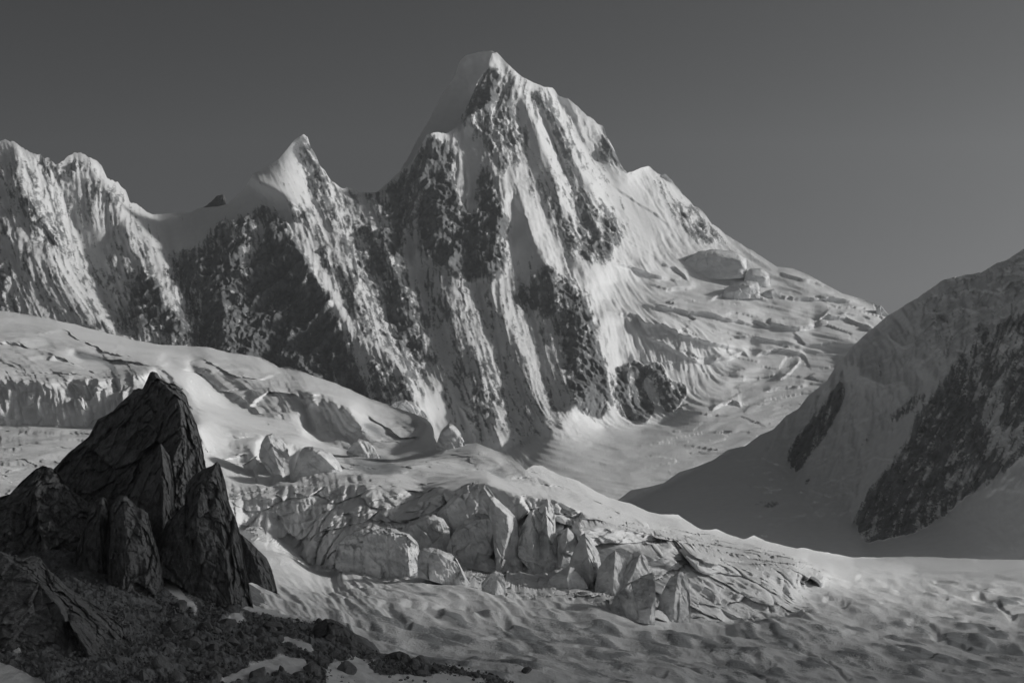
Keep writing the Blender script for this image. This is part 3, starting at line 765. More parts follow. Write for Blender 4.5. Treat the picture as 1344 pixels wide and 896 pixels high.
GB.solve([
 [(-200, 400, 1980), (0, 409, 1920), (75, 420, 1880), (130, 433, 1850), (175, 445, 1800), (245, 453, 1780), (275, 455, 1750), (300, 462, 1720), (345, 470, 1680), (367, 482, 1620), (395, 487, 1560), (440, 502, 1480), (480, 520, 1400), (520, 535, 1320), (545, 543, 1270), (566, 556, 1210)],
 [(575, 580, 1010), (600, 583, 1000), (625, 582, 980), (650, 592, 960), (690, 618, 900), (712, 612, 930), (760, 632, 930), (800, 655, 920), (850, 672, 930), (905, 685, 960), (960, 702, 1010), (1005, 710, 1100), (1040, 717, 1250), (1080, 724, 1500), (1120, 731, 2150), (1150, 731, 2500), (1250, 732, 2250), (1344, 735, 2020), (1800, 740, 1600)],
 [(1060, 732, 1050), (1120, 742, 1250), (1200, 750, 1560), (1344, 757, 1300), (1800, 765, 1100)],
 # upper left: roll, then the shaded wall
 [(-200, 440, 1600), (0, 440, 1560), (80, 450, 1520), (160, 462, 1480), (220, 475, 1420)],
 [(-200, 490, 1230), (0, 496, 1190), (30, 501, 1180), (60, 504, 1170), (95, 493, 1200), (120, 500, 1160), (150, 494, 1190), (170, 490, 1180), (195, 488, 1180)],
 [(-200, 560, 1170), (0, 562, 1150), (60, 561, 1140), (110, 562, 1130), (160, 560, 1120), (210, 560, 1060)],
 [(-200, 600, 900), (0, 590, 950), (60, 590, 940), (120, 600, 900)],
 [(-200, 650, 650), (0, 640, 680), (100, 650, 660)],
 [(100, 460, 1500), (110, 470, 1440), (150, 478, 1400), (200, 482, 1300)],
 # bright rib running down behind the pinnacle
 [(210, 482, 1300), (228, 495, 1240), (245, 510, 1170), (262, 535, 1090), (290, 555, 1030), (330, 572, 990), (365, 588, 950), (400, 596, 930)],
 [(250, 475, 1560), (270, 500, 1450), (300, 530, 1320), (345, 548, 1220), (400, 565, 1150)],
 [(215, 470, 1520), (240, 478, 1480), (300, 490, 1450), (340, 500, 1400), (375, 512, 1330)],
 [(380, 495, 1480), (400, 512, 1300), (430, 522, 1260), (460, 535, 1220), (475, 560, 1180)],
 [(405, 520, 1280), (400, 560, 1240), (420, 580, 1180), (455, 592, 1130)],
 [(410, 525, 1250), (432, 545, 1235), (450, 570, 1200), (468, 588, 1150)],
 [(566, 556, 1210), (550, 575, 1180), (520, 598, 1100), (480, 590, 1120)],
 [(260, 560, 900), (275, 600, 870), (300, 650, 800)],
 [(330, 585, 920), (350, 600, 880), (345, 625, 860), (355, 640, 840)],
 [(300, 580, 950), (315, 600, 900), (330, 625, 870)],
 # the middle wall
 [(290, 655, 800), (340, 650, 790), (400, 648, 790), (440, 640, 790), (470, 640, 780), (520, 645, 770), (560, 650, 770)],
 [(290, 715, 780), (330, 696, 770), (350, 700, 760), (380, 720, 745), (410, 742, 720), (440, 745, 700)],
 [(380, 610, 900), (440, 605, 900), (500, 610, 920), (560, 605, 940), (640, 620, 900), (700, 640, 850), (780, 665, 830), (860, 700, 800), (940, 715, 820), (1000, 722, 850)],
 [(620, 600, 940), (650, 602, 930), (670, 618, 900)],
 [(560, 655, 735), (600, 645, 725), (640, 634, 715), (690, 650, 702), (730, 655, 698), (770, 670, 695), (830, 695, 682), (890, 712, 672), (960, 735, 668), (1040, 742, 695), (1080, 765, 700)],
 [(560, 725, 690), (620, 745, 665), (690, 758, 650), (760, 768, 635), (830, 785, 615), (900, 805, 600)],
 [(560, 690, 720), (500, 690, 720), (470, 680, 740)],
 [(440, 745, 650), (500, 757, 625), (560, 760, 605), (620, 772, 590), (700, 787, 575), (760, 795, 565), (820, 806, 550), (860, 826, 540), (950, 832, 548), (1010, 822, 575), (1070, 810, 600)],
 [(900, 754, 640), (950, 745, 655), (1000, 747, 665), (1045, 752, 680)],
 [(880, 822, 592), (950, 824, 600), (1000, 815, 612), (1050, 806, 636)],
 [(1060, 760, 760), (1110, 790, 690), (1200, 800, 720), (1344, 800, 850), (1800, 800, 850)],
 # foreground snow
 [(320, 715, 660), (335, 706, 680), (352, 710, 670), (382, 730, 650), (412, 752, 640), (440, 762, 630)],
 [(300, 780, 440), (380, 800, 430), (450, 815, 420), (520, 845, 380)],
 [(400, 896, 320), (600, 896, 345), (800, 896, 385), (1000, 896, 425), (1200, 896, 470), (1344, 896, 510), (1800, 896, 560)],
 [(560, 800, 500), (700, 830, 460), (850, 850, 460), (1000, 850, 490), (1200, 840, 590)],
 [(-200, 1020, 240), (400, 1020, 240), (1000, 1020, 290), (1800, 1020, 340)],
 [(-200, 760, 470), (100, 760, 450), (250, 760, 440)],
 [(-200, 896, 300), (200, 896, 300)],
], tf=inv)
GB.v = box(GB.v, 1)
GFLOW = [(0, 430, 1, 0.12), (100, 470, 1, 0.1), (250, 470, 1, 0.25), (50, 530, 0.05, 1), (150, 530, 0, 1), (240, 520, 0.8, 0.9), (300, 600, 0.2, 1), (300, 540, 1, 0.4), (430, 550, 0.4, 1), (480, 550, 1, 0.6), (400, 700, 0.05, 1), (340, 700, 0, 1), (470, 660, -0.2, 1), (500, 620, 1, 0.1),
 (600, 620, 1, 0.2), (800, 680, 1, 0.4), (940, 775, 0.9, 0.5), (1050, 780, 1, 0.4), (800, 810, 1, 0.2), (950, 840, 1, 0.25), (700, 700, 0, 1), (560, 800, 1, 0.25), (800, 840, 1, 0.15), (1100, 800, 1, 0.3), (1300, 780, 1, 0.15), (1250, 850, 1, 0.25), (600, 880, 1, 0.1), (380, 770, 1, 0.7)]
GF = Grid(-60, 400, 1420, 1000, 1.3)
q1 = streaks(GB, GFLOW, 16, 80, 41); q2 = streaks(GF, GFLOW, 7, 44, 42); q3 = streaks(GF, GFLOW, 2.6, 24, 43)
GD = rock_field(GB, [
 (0.62, [(100, 455), (160, 462), (215, 480), (190, 490), (140, 490), (105, 480)]),
 (0.55, [(0, 420), (70, 430), (60, 440), (0, 445)]),
 (0.60, [(420, 600), (500, 600), (560, 615), (520, 640), (460, 640), (410, 625)]),
 (0.55, [(500, 540), (560, 552), (530, 585), (480, 585), (450, 560)]),
 (0.5, [(580, 585), (680, 600), (690, 625), (620, 612)]),
 (0.48, [(440, 800), (1000, 830), (1344, 780), (1344, 896), (480, 896)]),
], 6)
gsoft = [(x, y) for x, y in gcrest if x < 560] + [(600, 575), (680, 605), (720, 617)] + [(x, y) for x, y in gcrest if x > 730]
GSHELF = [(22, 9, [(40, 441), (54, 437), (84, 433), (114, 447), (141, 459), (184, 464), (200, 468)]), (20, 7, [(150, 456), (184, 452), (214, 451), (222, 462)]), (20, 9, [(130, 468), (160, 470), (214, 480), (254, 485), (275, 492)]),
 (24, 10, [(262, 470), (281, 476), (315, 492), (345, 494), (368, 486), (380, 490)]), (20, 10, [(325, 535), (335, 530), (358, 512), (388, 515), (402, 530)]), (16, 8, [(60, 470), (77, 467), (110, 478), (134, 490)]),
 (14, 6, [(-60, 448), (20, 450), (62, 458)]), (12, 6, [(280, 508), (310, 520), (340, 540), (352, 545)]), (10, 6, [(430, 612), (470, 618), (520, 615), (560, 620)]), (9, 6, [(600, 612), (640, 618), (700, 640)]),
 (12, 8, [(0, 600), (40, 604), (90, 612), (120, 606)]), (10, 7, [(-20, 625), (30, 630), (70, 622)]), (12, 6, [(270, 590), (300, 600), (330, 592)]), (8, 6, [(700, 632), (740, 640), (790, 662), (830, 680)]),
 (8, 6, [(820, 672), (850, 690), (880, 700), (915, 712)]), (8, 5, [(760, 648), (800, 668), (826, 676)]), (7, 5, [(930, 708), (970, 716), (1030, 730)]), (16, 9, [(480, 540), (510, 560), (530, 572), (552, 574)])]
FOOT = [(-200, 690), (285, 700), (320, 708), (352, 708), (382, 728), (412, 750), (440, 760), (500, 757), (560, 759), (620, 771), (700, 786), (760, 794), (820, 804), (860, 822), (950, 828), (1010, 818), (1070, 806), (1200, 800)]
HOLLOWS = [
 (7, 3.0, [(540, 797), (556, 801), (570, 806)]), (5, 2.4, [(584, 796), (607, 799), (634, 809), (664, 816)]), (4, 2, [(504, 798), (520, 808), (534, 818)]), (4, 1.6, [(488, 817), (502, 822)]),
 (3, 1.2, [(636, 836), (657, 830)]), (4, 1.6, [(529, 851), (553, 863)]), (4, 1.6, [(666, 860), (696, 866)]), 
 (3.5, 1.4, [(1130, 757), (1162, 768)]), (3.5, 3, [(1087, 785), (1108, 793)]), (6, 3, [(1033, 806), (1055, 808), (1076, 818)]), (5, 3, [(1090, 831), (1120, 832), (1150, 840), (1220, 860)]),
 (5, 3, [(1198, 818), (1215, 824), (1231, 835)]), (4, 2.5, [(1231, 835), (1267, 849)]), (4, 3, [(1285, 781), (1305, 790), (1328, 810)]), (4, 2.5, [(1270, 817), (1306, 831)]),
 (4, 2, [(968, 853), (990, 858), (1011, 871)]), (3, 1.6, [(889, 867), (932, 882)]), (3, 2, [(1040, 849), (1075, 862), (1112, 889)]), (3, 1.6, [(1198, 874), (1234, 882)]),
 (3, 2, [(930, 862), (946, 867), (1015, 892)]), (3, 1.6, [(1252, 871), (1328, 876)]), (3, 1.4, [(760, 840), (800, 852), (850, 858)]), (3, 1.4, [(700, 850), (740, 862)]),
 (3, 1.3, [(880, 842), (930, 850)]), (3, 1.4, [(820, 872), (870, 880)]), (3, 1.2, [(620, 872), (660, 880)]), (3, 2, [(1160, 796), (1200, 806), (1250, 812)]), (2.5, 2, [(1180, 776), (1240, 786)]),
 (2.5, 2, [(1230, 764), (1290, 772)]), (3, 1.5, [(1300, 850), (1344, 856)]), (3, 1.4, [(1130, 858), (1180, 872)]), (2.5, 1.2, [(780, 826), (820, 834)]), (2.5, 1.2, [(700, 820), (730, 826)]),
 # slots between the ice bulges behind the pinnacle, and small crevasses on the upper shelf
 (5, 9, [(347, 580), (348, 598)]), (5, 10, [(384, 590), (382, 612), (379, 632)]), (4, 5, [(120, 500), (118, 540), (116, 556)]), (3, 4, [(150, 498), (152, 512)]),



]
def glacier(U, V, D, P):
    a = GB.at(U, V, q1); b = GF.at(U, V, q2); c = GF.at(U, V, q3)
    h = D / 600.0
    fore = sstep(700, 790, V)
    strip = sstep(1300, 1800, D) * sstep(1000, 1100, U)
    ca, sa = math.cos(0.35), math.sin(0.35)
    R = np.stack([(P[..., 0] * ca - P[..., 1] * sa) * 0.35, (P[..., 0] * sa + P[..., 1] * ca) * 0.8, P[..., 2] * 0.6], -1)
    hum = ridged(R / 30.0, 2, 0.5) * band(D, 30) + 0.45 * ridged(R / 11.0 + 5, 3, 0.5) * band(D, 11)
    lump = fbm(P / 110.0, 2) * band(D, 100) + 0.35 * fbm(P / 28.0, 2) * band(D, 28)
    grain = fbm(P / 7.0, 2, 0.6) * band(D, 7) + 0.5 * fbm(P / 2.5, 2, 0.6) * band(D, 2.5)
    # crevasse lips: long slanting steps in the foreground ice, shaded on the near side
    Rs = np.stack([P[..., 0] * 0.022 + P[..., 1] * 0.004, P[..., 1] * 0.075 + P[..., 0] * 0.02, 0 * P[..., 0] + 0.5], -1)
    wz = perlin(P / 60.0 + 0.3); wz2 = perlin(P * np.array([0.4, 1, 1]) / 40.0 + 9.2)
    Rs[..., 0] += 0.4 * wz; Rs[..., 1] += 0.5 * wz2
    sv, se = facets(Rs * 1.0, 19)
    lips = sv * 1.6 * sstep(0, 0.5, se) * band(D, 18)
    Rs2 = Rs * 2.7; Rs2[..., 2] = 0.5; sv2, se2 = facets(Rs2, 23)
    lips = lips + sv2 * 0.5 * sstep(0, 0.6, se2) * band(D, 7)
    wall = sstep(640, 660, V) * sstep(765, 745, V) * sstep(560, 480, U) * sstep(290, 300, U)
    body = (1 - fore)
    up = 3.2 * lump + 0.30 * grain + fore * (1.0 * hum + 1.1 * lips) + body * 0.7 * hum
    up = up * (1 - 0.7 * strip)
    away = (0.9 * a + 0.6 * b + (0.42 + 0.3 * sstep(560, 520, V)) * c) * h * (1 - 0.75 * fore)
    away += wall * (0.4 * b + 0.3 * c + 0.3 * a)
    chop = facets(P / np.array([16.0, 16, 16.0]), 29)[0] * band(D, 16)
    slab, sle = facets(P / np.array([75.0, 75, 45.0]) + 0.3 * fbm(P / 60.0, 2)[..., None], 39)
    ch2, ce2 = facets(P / np.array([30.0, 30, 48.0]) + 2, 35)
    ch3, ce3 = facets(P / np.array([11.0, 11, 19.0]) + 4, 36)
    ch4, ce4 = facets(P / np.array([4.5, 4.5, 7.0]) + 4, 37)
    zone = sstep(285, 330, U) * sstep(1125, 1010, U) * sstep(642, 662, V + 6 * sstep(600, 500, U) - np.clip(U - 680, 0, 400) * 0.22) * sstep(835, 815, V)
    zone = zone * sstep(5, -5, V - interp(FOOT, U))
    away += zone * (1.0 * ch4 + (13 * sstep(480, 560, U) + 5) * ch2 * (1 - 0.6 * sstep(930, 960, U)) + 4.5 * ch3 * (1 - 0.5 * sstep(930, 960, U)) - 5 * np.exp(-(ce2 / 0.05) ** 2)) + (1 - zone) * body * (1.8 * chop * sstep(440, 520, V) + 4.5 * slab * sstep(430, 470, V) * sstep(600, 560, U) + 0.7 * ch3 * sstep(430, 480, V))
    up = up + dips(U, V, HOLLOWS) * (1 - 0.5 * fore) + fore * (0.12 * crests(a) + 0.24 * b + 0.19 * c) * np.clip(D / 480.0, 0.5, 2.0) * (1 - strip)
    away = away + ledges(U, V, GSHELF)
    d = np.zeros(P.shape)
    k = np.clip((V - interp(gsoft, U)) / 25.0, 0, 1) * 0.7 + 0.3
    d[..., 2] = up * k; d[..., 1] = -away * k
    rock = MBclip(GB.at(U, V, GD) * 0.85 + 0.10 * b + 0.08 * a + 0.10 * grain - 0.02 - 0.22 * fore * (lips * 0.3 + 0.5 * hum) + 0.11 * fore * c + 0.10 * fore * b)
    return d, {'rock': rock}
MBclip = lambda v: np.clip(v, 0, 0.72)
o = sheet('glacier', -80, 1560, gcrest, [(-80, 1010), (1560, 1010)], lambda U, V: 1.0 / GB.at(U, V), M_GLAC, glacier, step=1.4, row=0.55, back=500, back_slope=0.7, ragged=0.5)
tag(o, 'broad crevassed glacier sweeping from the upper left down to the right', kind='structure')

# ------------------------------------------------------------------ scree slope in the foreground
scrTop = [(-200, 665), (0, 676), (40, 650), (80, 650), (200, 660), (290, 720), (300, 770), (320, 792), (340, 797), (370, 806), (395, 812), (425, 815), (445, 818), (470, 836), (485, 850), (500, 858), (530, 862), (560, 870), (600, 874), (640, 884), (680, 900), (760, 960)]
SB = Grid(-200, 600, 760, 1100, 2.5)
SB.solve([
 [(-200, 665, 420), (0, 676, 410), (80, 650, 410), (200, 660, 400), (290, 720, 375), (320, 792, 335), (370, 806, 335), (425, 815, 338), (485, 850, 325), (560, 870, 322), (640, 884, 325), (760, 960, 300)],
 [(190, 785, 318), (215, 790, 312), (260, 812, 308), (330, 815, 318)],
 [(-200, 896, 225), (100, 896, 228), (250, 896, 240), (400, 896, 262), (520, 896, 292), (620, 900, 312)],
 [(-200, 1100, 160), (300, 1100, 165), (760, 1100, 200)],
], tf=inv)
SB.v = box(SB.v, 1)
SPATCH = rock_field(SB, [
 (0.9, [(-300, 500), (800, 500), (800, 1200), (-300, 1200)]),
 (0.0, [(300, 765), (336, 768), (380, 790), (432, 812), (420, 818), (380, 812), (345, 806), (325, 803), (310, 795)]),
 (0.0, [(214, 757), (225, 762), (240, 778), (263, 802), (255, 803), (235, 788), (217, 775)]),
 (0.0, [(293, 818), (302, 808), (314, 805), (326, 813), (312, 816), (290, 826)]),
 (0.0, [(366, 842), (378, 836), (395, 843), (412, 852), (420, 860), (404, 858), (388, 850)]),
 (0.0, [(315, 880), (345, 868), (372, 862), (398, 864), (408, 880), (392, 886), (360, 884), (300, 900), (285, 896)]),
 (0.0, [(-40, 835), (0, 838), (18, 842), (31, 858), (20, 860), (0, 846)]),
 (0.0, [(-40, 865), (0, 869), (28, 880), (58, 896), (70, 930), (-40, 930)]),
 (0.25, [(430, 870), (470, 862), (560, 880), (640, 890), (640, 940), (420, 940)]),
 (0.9, [(480, 872), (540, 866), (600, 880), (560, 886), (500, 884)]),
], 3)
def scree(U, V, D, P):
    r0 = SB.at(U, V, SPATCH)
    hard = sstep(0.3, 0.7, r0)
    k = np.minimum((V - interp(scrTop, U)) / 10.0, 1) * 0.6 + 0.4
    f1 = facets(P / 1.6, 21)[0]; f2 = facets(P / 0.55, 22)[0]
    up = hard * (1.5 * ridged(P / 12.0, 2) + 0.45 * f1 + 0.2 * f2 + 0.7 * fbm(P / 6.0, 2)) + (1 - hard) * (0.4 * fbm(P / 5.0, 3) + 0.35)
    d = np.zeros(P.shape); d[..., 2] = up * k
    return d, {'rock': r0 + 0.12 * fbm(P / 1.5, 3) + 0.05 * f1}
o = sheet('scree', -200, 760, scrTop, [(-200, 1100), (760, 1100)], lambda U, V: 1.0 / SB.at(U, V), M_FORE, scree, step=1.1, row=0.5, back=70, back_slope=0.7, ragged=0.8)
tag(o, 'dark rubble slope with small snow patches at the foot of the pinnacle', kind='structure')

# ------------------------------------------------------------------ pinnacles and slabs
def rock_noise(tilt, amp=1.0, seed=0, strat=1.0):
    t = radians(tilt); ca, sa = math.cos(t), math.sin(t)
    def f(U, V, P):
        X = P[..., 0] * ca + P[..., 2] * sa; Z = -P[..., 0] * sa + P[..., 2] * ca
        R = np.stack([X, P[..., 1], Z], -1) + seed * 13.7
        big, e1 = facets(R / np.array([9.0, 9, 16]), 31 + seed)
        med, e2 = facets(R / np.array([3.4, 3.4, 6.5]), 32 + seed)
        sm, e3 = facets(R / np.array([1.2, 1.2, 2.2]), 33 + seed)
        st = ridged(R / np.array([1.3, 1.3, 6.0]), 4, 0.6)
        crack = -np.exp(-(e1 / 0.06) ** 2) * 0.6 - np.exp(-(e2 / 0.07) ** 2) * 0.2
        o_ = amp * (2.8 * big + 1.5 * med + 0.75 * sm + crack + 0.22 * strat * st + 0.45 * fbm(R / 2.0, 4, 0.6))
        d = np.zeros(P.shape); d[..., 1] = -o_; d[..., 0] = 0.25 * o_
        return d
    return f
rocks = [
 # name, top, bottom, dist, ridges, thick, tilt, amp, edge, label
 ('rock_pinnacle', [(58, 668), (64, 630), (70, 615), (90, 594), (117, 572), (128, 551), (148, 540), (157, 529), (173, 515), (175, 511), (182, 509.5), (187, 510), (193, 498), (197, 489), (200, 487.5), (206, 489), (210, 496), (220, 502), (229, 503), (237, 509), (245, 520), (249, 536), (258, 556), (266, 589), (270, 614), (280, 650), (292, 700), (304, 790)],
  [(58, 700), (130, 780), (220, 800), (304, 810)], 372,
  [[(200, 490, 1), (215, 505, 5), (232, 520, 8), (237, 535, 11), (237, 556, 13), (240, 572, 14), (229, 598, 16), (224, 627, 18), (215, 680, 20), (210, 760, 22)],
   [(180, 512, 1), (188, 540, 3), (185, 570, 5), (170, 610, 8), (160, 650, 10), (120, 720, 11)],
   [(197, 495, 1.5), (205, 530, 4), (208, 560, 6), (200, 590, 8)],
   [(250, 545, 4), (258, 590, 6), (262, 640, 7), (268, 700, 8)],
   [(118, 576, 1), (112, 620, 7), (90, 680, 9)], [(150, 545, 1), (146, 590, 3), (130, 640, 6)]],
  18, -38, 1.0, 5, 'tallest dark rock pinnacle with a blunt summit knob rising before the glacier'),
 ('rock_fin', [(150, 700), (165, 660), (185, 622), (200, 600), (211, 581), (217, 590), (223, 598), (228, 640), (230, 700)], [(150, 740), (230, 760)], 350,
  [[(211, 583, 1), (213, 600, 4), (215, 630, 6), (214, 680, 7), (212, 740, 8)]], 6, -8, 0.55, 4, 'narrow spike of dark rock leaning against the face of the tallest pinnacle'),
 ('rock_pinnacle', [(206, 720), (218, 686), (232, 672), (243, 662), (244, 640), (249, 630), (256, 623), (268, 615), (280, 609), (285, 605), (288, 608), (291, 616), (296, 633), (301, 660), (309, 680), (315, 700), (319, 725), (324, 755), (331, 787), (334, 806)],
  [(206, 752), (216, 757), (234, 765), (268, 797), (285, 812), (296, 818), (315, 812), (334, 810)], 332,
  [[(284, 607, 1), (276, 625, 3), (281, 646, 5), (288, 672, 6), (296, 720, 8), (304, 800, 9)],
   [(272, 618, 2), (262, 640, 5), (258, 680, 8), (262, 740, 9), (275, 790, 8)],
   [(292, 640, 1), (296, 665, 2), (303, 700, 4)], [(244, 645, 1), (248, 668, 2), (232, 700, 6), (240, 750, 6)]],
  12, 6, 0.8, 4, 'sharp fin of layered dark rock on the right shoulder of the tallest pinnacle'),
 ('rock_buttress', [(310, 740), (315, 699), (328, 710), (338, 720), (350, 732), (356, 745), (360, 760), (364, 776)], [(310, 765), (325, 762), (335, 765), (350, 773), (364, 779)], 362,
  [[(318, 703, 1), (330, 725, 4), (340, 750, 5), (345, 770, 4)]], 8, 25, 0.5, 3, 'low sloping dark buttress touching the snow right of the sharp rock fin'),
 ('rock_ridge', [(-120, 640), (-60, 660), (0, 652), (13, 648), (23, 637), (37, 624), (47, 615), (56, 611), (67, 614), (76, 622), (90, 640), (110, 655), (130, 668), (150, 700), (160, 760)],
  [(-120, 800), (60, 800), (160, 810)], 352,
  [[(50, 616, 1), (45, 650, 6), (55, 700, 9), (70, 760, 11)], [(20, 642, 2), (10, 690, 8), (0, 730, 10)], [(75, 630, 1), (90, 680, 5), (110, 740, 9)], [(30, 660, 3), (30, 720, 6)]],
  16, -30, 1.1, 3, 'jumbled dark rock ridge running off behind the tilted slab'),
 ('rock_buttress', [(86, 780), (98, 728), (108, 700), (118, 672), (124, 658), (131, 653), (136, 652), (141, 659), (143, 700), (150, 790)], [(86, 800), (110, 812), (150, 800)], 330,
  [[(134, 655, 1), (130, 690, 4), (134, 740, 6), (136, 790, 7)], [(118, 676, 1), (112, 720, 5), (108, 780, 7)]], 8, 4, 0.7, 3, 'slender dark rock pillar with a pale upright face beside the rounded buttress'),
 ('rock_buttress', [(140, 720), (144, 668), (150, 656), (157, 651), (165, 650), (174, 659), (182, 666), (188, 668), (194, 673), (198, 690), (201, 702), (207, 722), (212, 745), (215, 770)], [(140, 800), (165, 850), (190, 800), (215, 774)], 322,
  [[(162, 652, 1), (166, 690, 5), (168, 730, 8), (166, 790, 9)], [(186, 669, 1), (186, 700, 5), (192, 740, 6), (196, 780, 5)], [(150, 660, 1), (150, 720, 4), (150, 790, 6)]],
  10, 8, 0.8, 4, 'rounded dark buttress standing below the tallest pinnacle above the rubble'),
 ('rock_slab', [(-160, 690), (-60, 716), (0, 722), (14, 729), (27, 731), (40, 728), (52, 731), (62, 745), (77, 757), (88, 770), (100, 777), (118, 790), (134, 802), (150, 812), (161, 824), (168, 840), (178, 860), (190, 900), (215, 990)],
  [(-160, 1040), (120, 1040), (215, 1000)], 268,
  [[(0, 725, 2), (40, 760, 8), (80, 800, 14), (120, 860, 20), (160, 940, 26)], [(60, 748, 1), (100, 800, 7), (140, 860, 13), (170, 920, 18)], [(-40, 760, 6), (0, 820, 16), (40, 900, 26)], [(62, 752, 0), (80, 790, 8), (96, 830, 11), (110, 880, 17)]],
  20, -52, 0.75, 3, 'large tilted rock slab with slanting cracks at the edge of the rubble'),
 ('boulder', [(408, 838), (411, 822), (418, 816), (427, 811), (434, 811), (448, 818), (462, 828), (475, 838), (484, 850), (486, 856)], [(408, 858), (430, 866), (455, 872), (475, 864), (486, 859)], 318,
  [[(428, 812, 0.5), (436, 830, 3), (440, 860, 4)], [(450, 822, 1), (462, 845, 3), (468, 865, 3)]], 7, -35, 0.35, 4, 'largest boulder of ribbed grey rock where the rubble meets the snow'),
 ('boulder', [(500, 862), (512, 856), (524, 853), (536, 858), (543, 868)], [(500, 876), (520, 880), (543, 876)], 316, [[(520, 857, 1), (522, 874, 2)]], 3, 10, 0.25, 3, 'lone squat dark boulder on the snow beyond the largest ribbed boulder'),
]
for k, (nm, top, bot, dist, rid, th, tilt, amp, edge, lab) in enumerate(rocks):
    o = solid(nm, top, bot, dist, M_STONE, rid, th, None, rock_noise(tilt, amp, k), 0.9, None, edge)
    tag(o, lab, {'rock_pinnacle': 'rock pinnacle', 'rock_fin': 'rock spike', 'rock_buttress': 'rock buttress', 'rock_ridge': 'rock ridge', 'rock_slab': 'rock slab', 'boulder': 'boulder'}[nm])

# loose stones on the scree
def stone_mesh(seed):
    R = rng(seed); import bmesh
    bm = bmesh.new(); bmesh.ops.create_icosphere(bm, subdivisions=3, radius=1.0)
    V = np.array([v.co[:] for v in bm.verts])
    for _ in range(13):
        n = R.normal(size=3); n /= np.linalg.norm(n); off = R.uniform(0.42, 0.8)
        V -= n * np.maximum(0, V @ n - off)[:, None]
    V *= R.uniform(0.7, 1.25, 3) * np.array([1, 1, 0.8])
    V += (perlin(V * 3 + seed)[:, None]) * 0.05 * V
    for v, c in zip(bm.verts, V): v.co = c
    me = bpy.data.meshes.new('stone'); bm.to_mesh(me); bm.free(); me.materials.append(M_STONE)
    return me
protos = [stone_mesh(100 + k) for k in range(10)]
STONE_SPOTS = [
 (lambda u, v: u > 490, 'dark angular stone at the thin end of the rubble, past the largest ribbed boulder', 'stones past the largest ribbed boulder'),
 (lambda u, v: u > 400, 'dark angular stone lying in front of the largest ribbed boulder', 'stones in front of the largest ribbed boulder'),
 (lambda u, v: u < 270 and v < 850, 'dark angular stone in the rubble under the rounded buttress', 'stones under the rounded buttress'),
 (lambda u, v: v < 850, 'dark angular stone in the rubble at the foot of the sharp rock fin', 'stones at the foot of the sharp rock fin'),
 (lambda u, v: u < 290, 'dark angular stone beside the large tilted slab, low on the rubble', 'stones beside the large tilted slab'),
 (lambda u, v: True, 'dark angular stone around the lower snow patches on the rubble', 'stones around the lower snow patches'),
]
R = rng(77); cnt = 0
while cnt < 290:
    u = R.uniform(175, 640); v = R.uniform(790, 905)
    if v < interp(scrTop, u) + 3 or SB.at(np.array([u]), np.array([v]), SPATCH)[0] < 0.45: continue
    if u < 190 and v < 880: continue
    d = 1.0 / SB.at(np.array([u]), np.array([v]))[0]
    p = world(np.array(u), np.array(v), np.array(d))
    s = 0.45 + 1.7 * R.rand() ** 3.5
    o = bpy.data.objects.new('stone', protos[cnt % 10]); COL.objects.link(o)
    o.location = (p[0], p[1], p[2] + 0.45 * s); o.rotation_euler = R.uniform(-0.5, 0.5, 3) + np.array([0, 0, R.uniform(0, 6)]); o.scale = (s, s, s)
    for test, lab, grp in STONE_SPOTS:
        if test(u, v): tag(o, lab, 'stone', grp); break
    cnt += 1

BIG = [(250, 852, 2.6, 'largest loose block in the middle of the rubble, below the snow tongue'), (302, 846, 2.0, 'dark block resting just below the little snow patch at the rock fin'), (358, 826, 2.1, 'dark block on the rubble crest left of the largest ribbed boulder'),
 (385, 838, 1.7, 'squat dark block above the small upper snow patch'), (410, 884, 2.2, 'dark block at the right edge of the biggest lower snow patch'), (338, 892, 2.3, 'dark block sunk into the biggest lower snow patch'),
 (455, 884, 2.4, 'dark block on the snow below the largest ribbed boulder'), (215, 880, 2.3, 'dark block by the lower end of the large tilted slab'), (270, 890, 1.8, 'dark block on the rubble left of the biggest lower snow patch'),
 (690, 884, 1.8, 'single dark block alone on the snow well beyond the rubble'), (438, 862, 1.6, 'dark block touching the front of the largest ribbed boulder'), (196, 812, 2.0, 'dark block wedged under the rounded buttress')]
for k, (u, v, s, lab) in enumerate(BIG):
    gsrc = SB if u < 640 else GB
    d = 1.0 / gsrc.at(np.array([u]), np.array([v]))[0]; p = world(np.array(u), np.array(v), np.array(d))
    o = bpy.data.objects.new('boulder', protos[(k * 3) % 10]); COL.objects.link(o)
    o.location = (p[0], p[1], p[2] + 0.4 * s); o.rotation_euler = (0.3 * math.sin(k * 7), 0.3 * math.cos(k * 5), k * 1.7); o.scale = (s * 1.2, s, s)
    tag(o, lab, 'boulder')

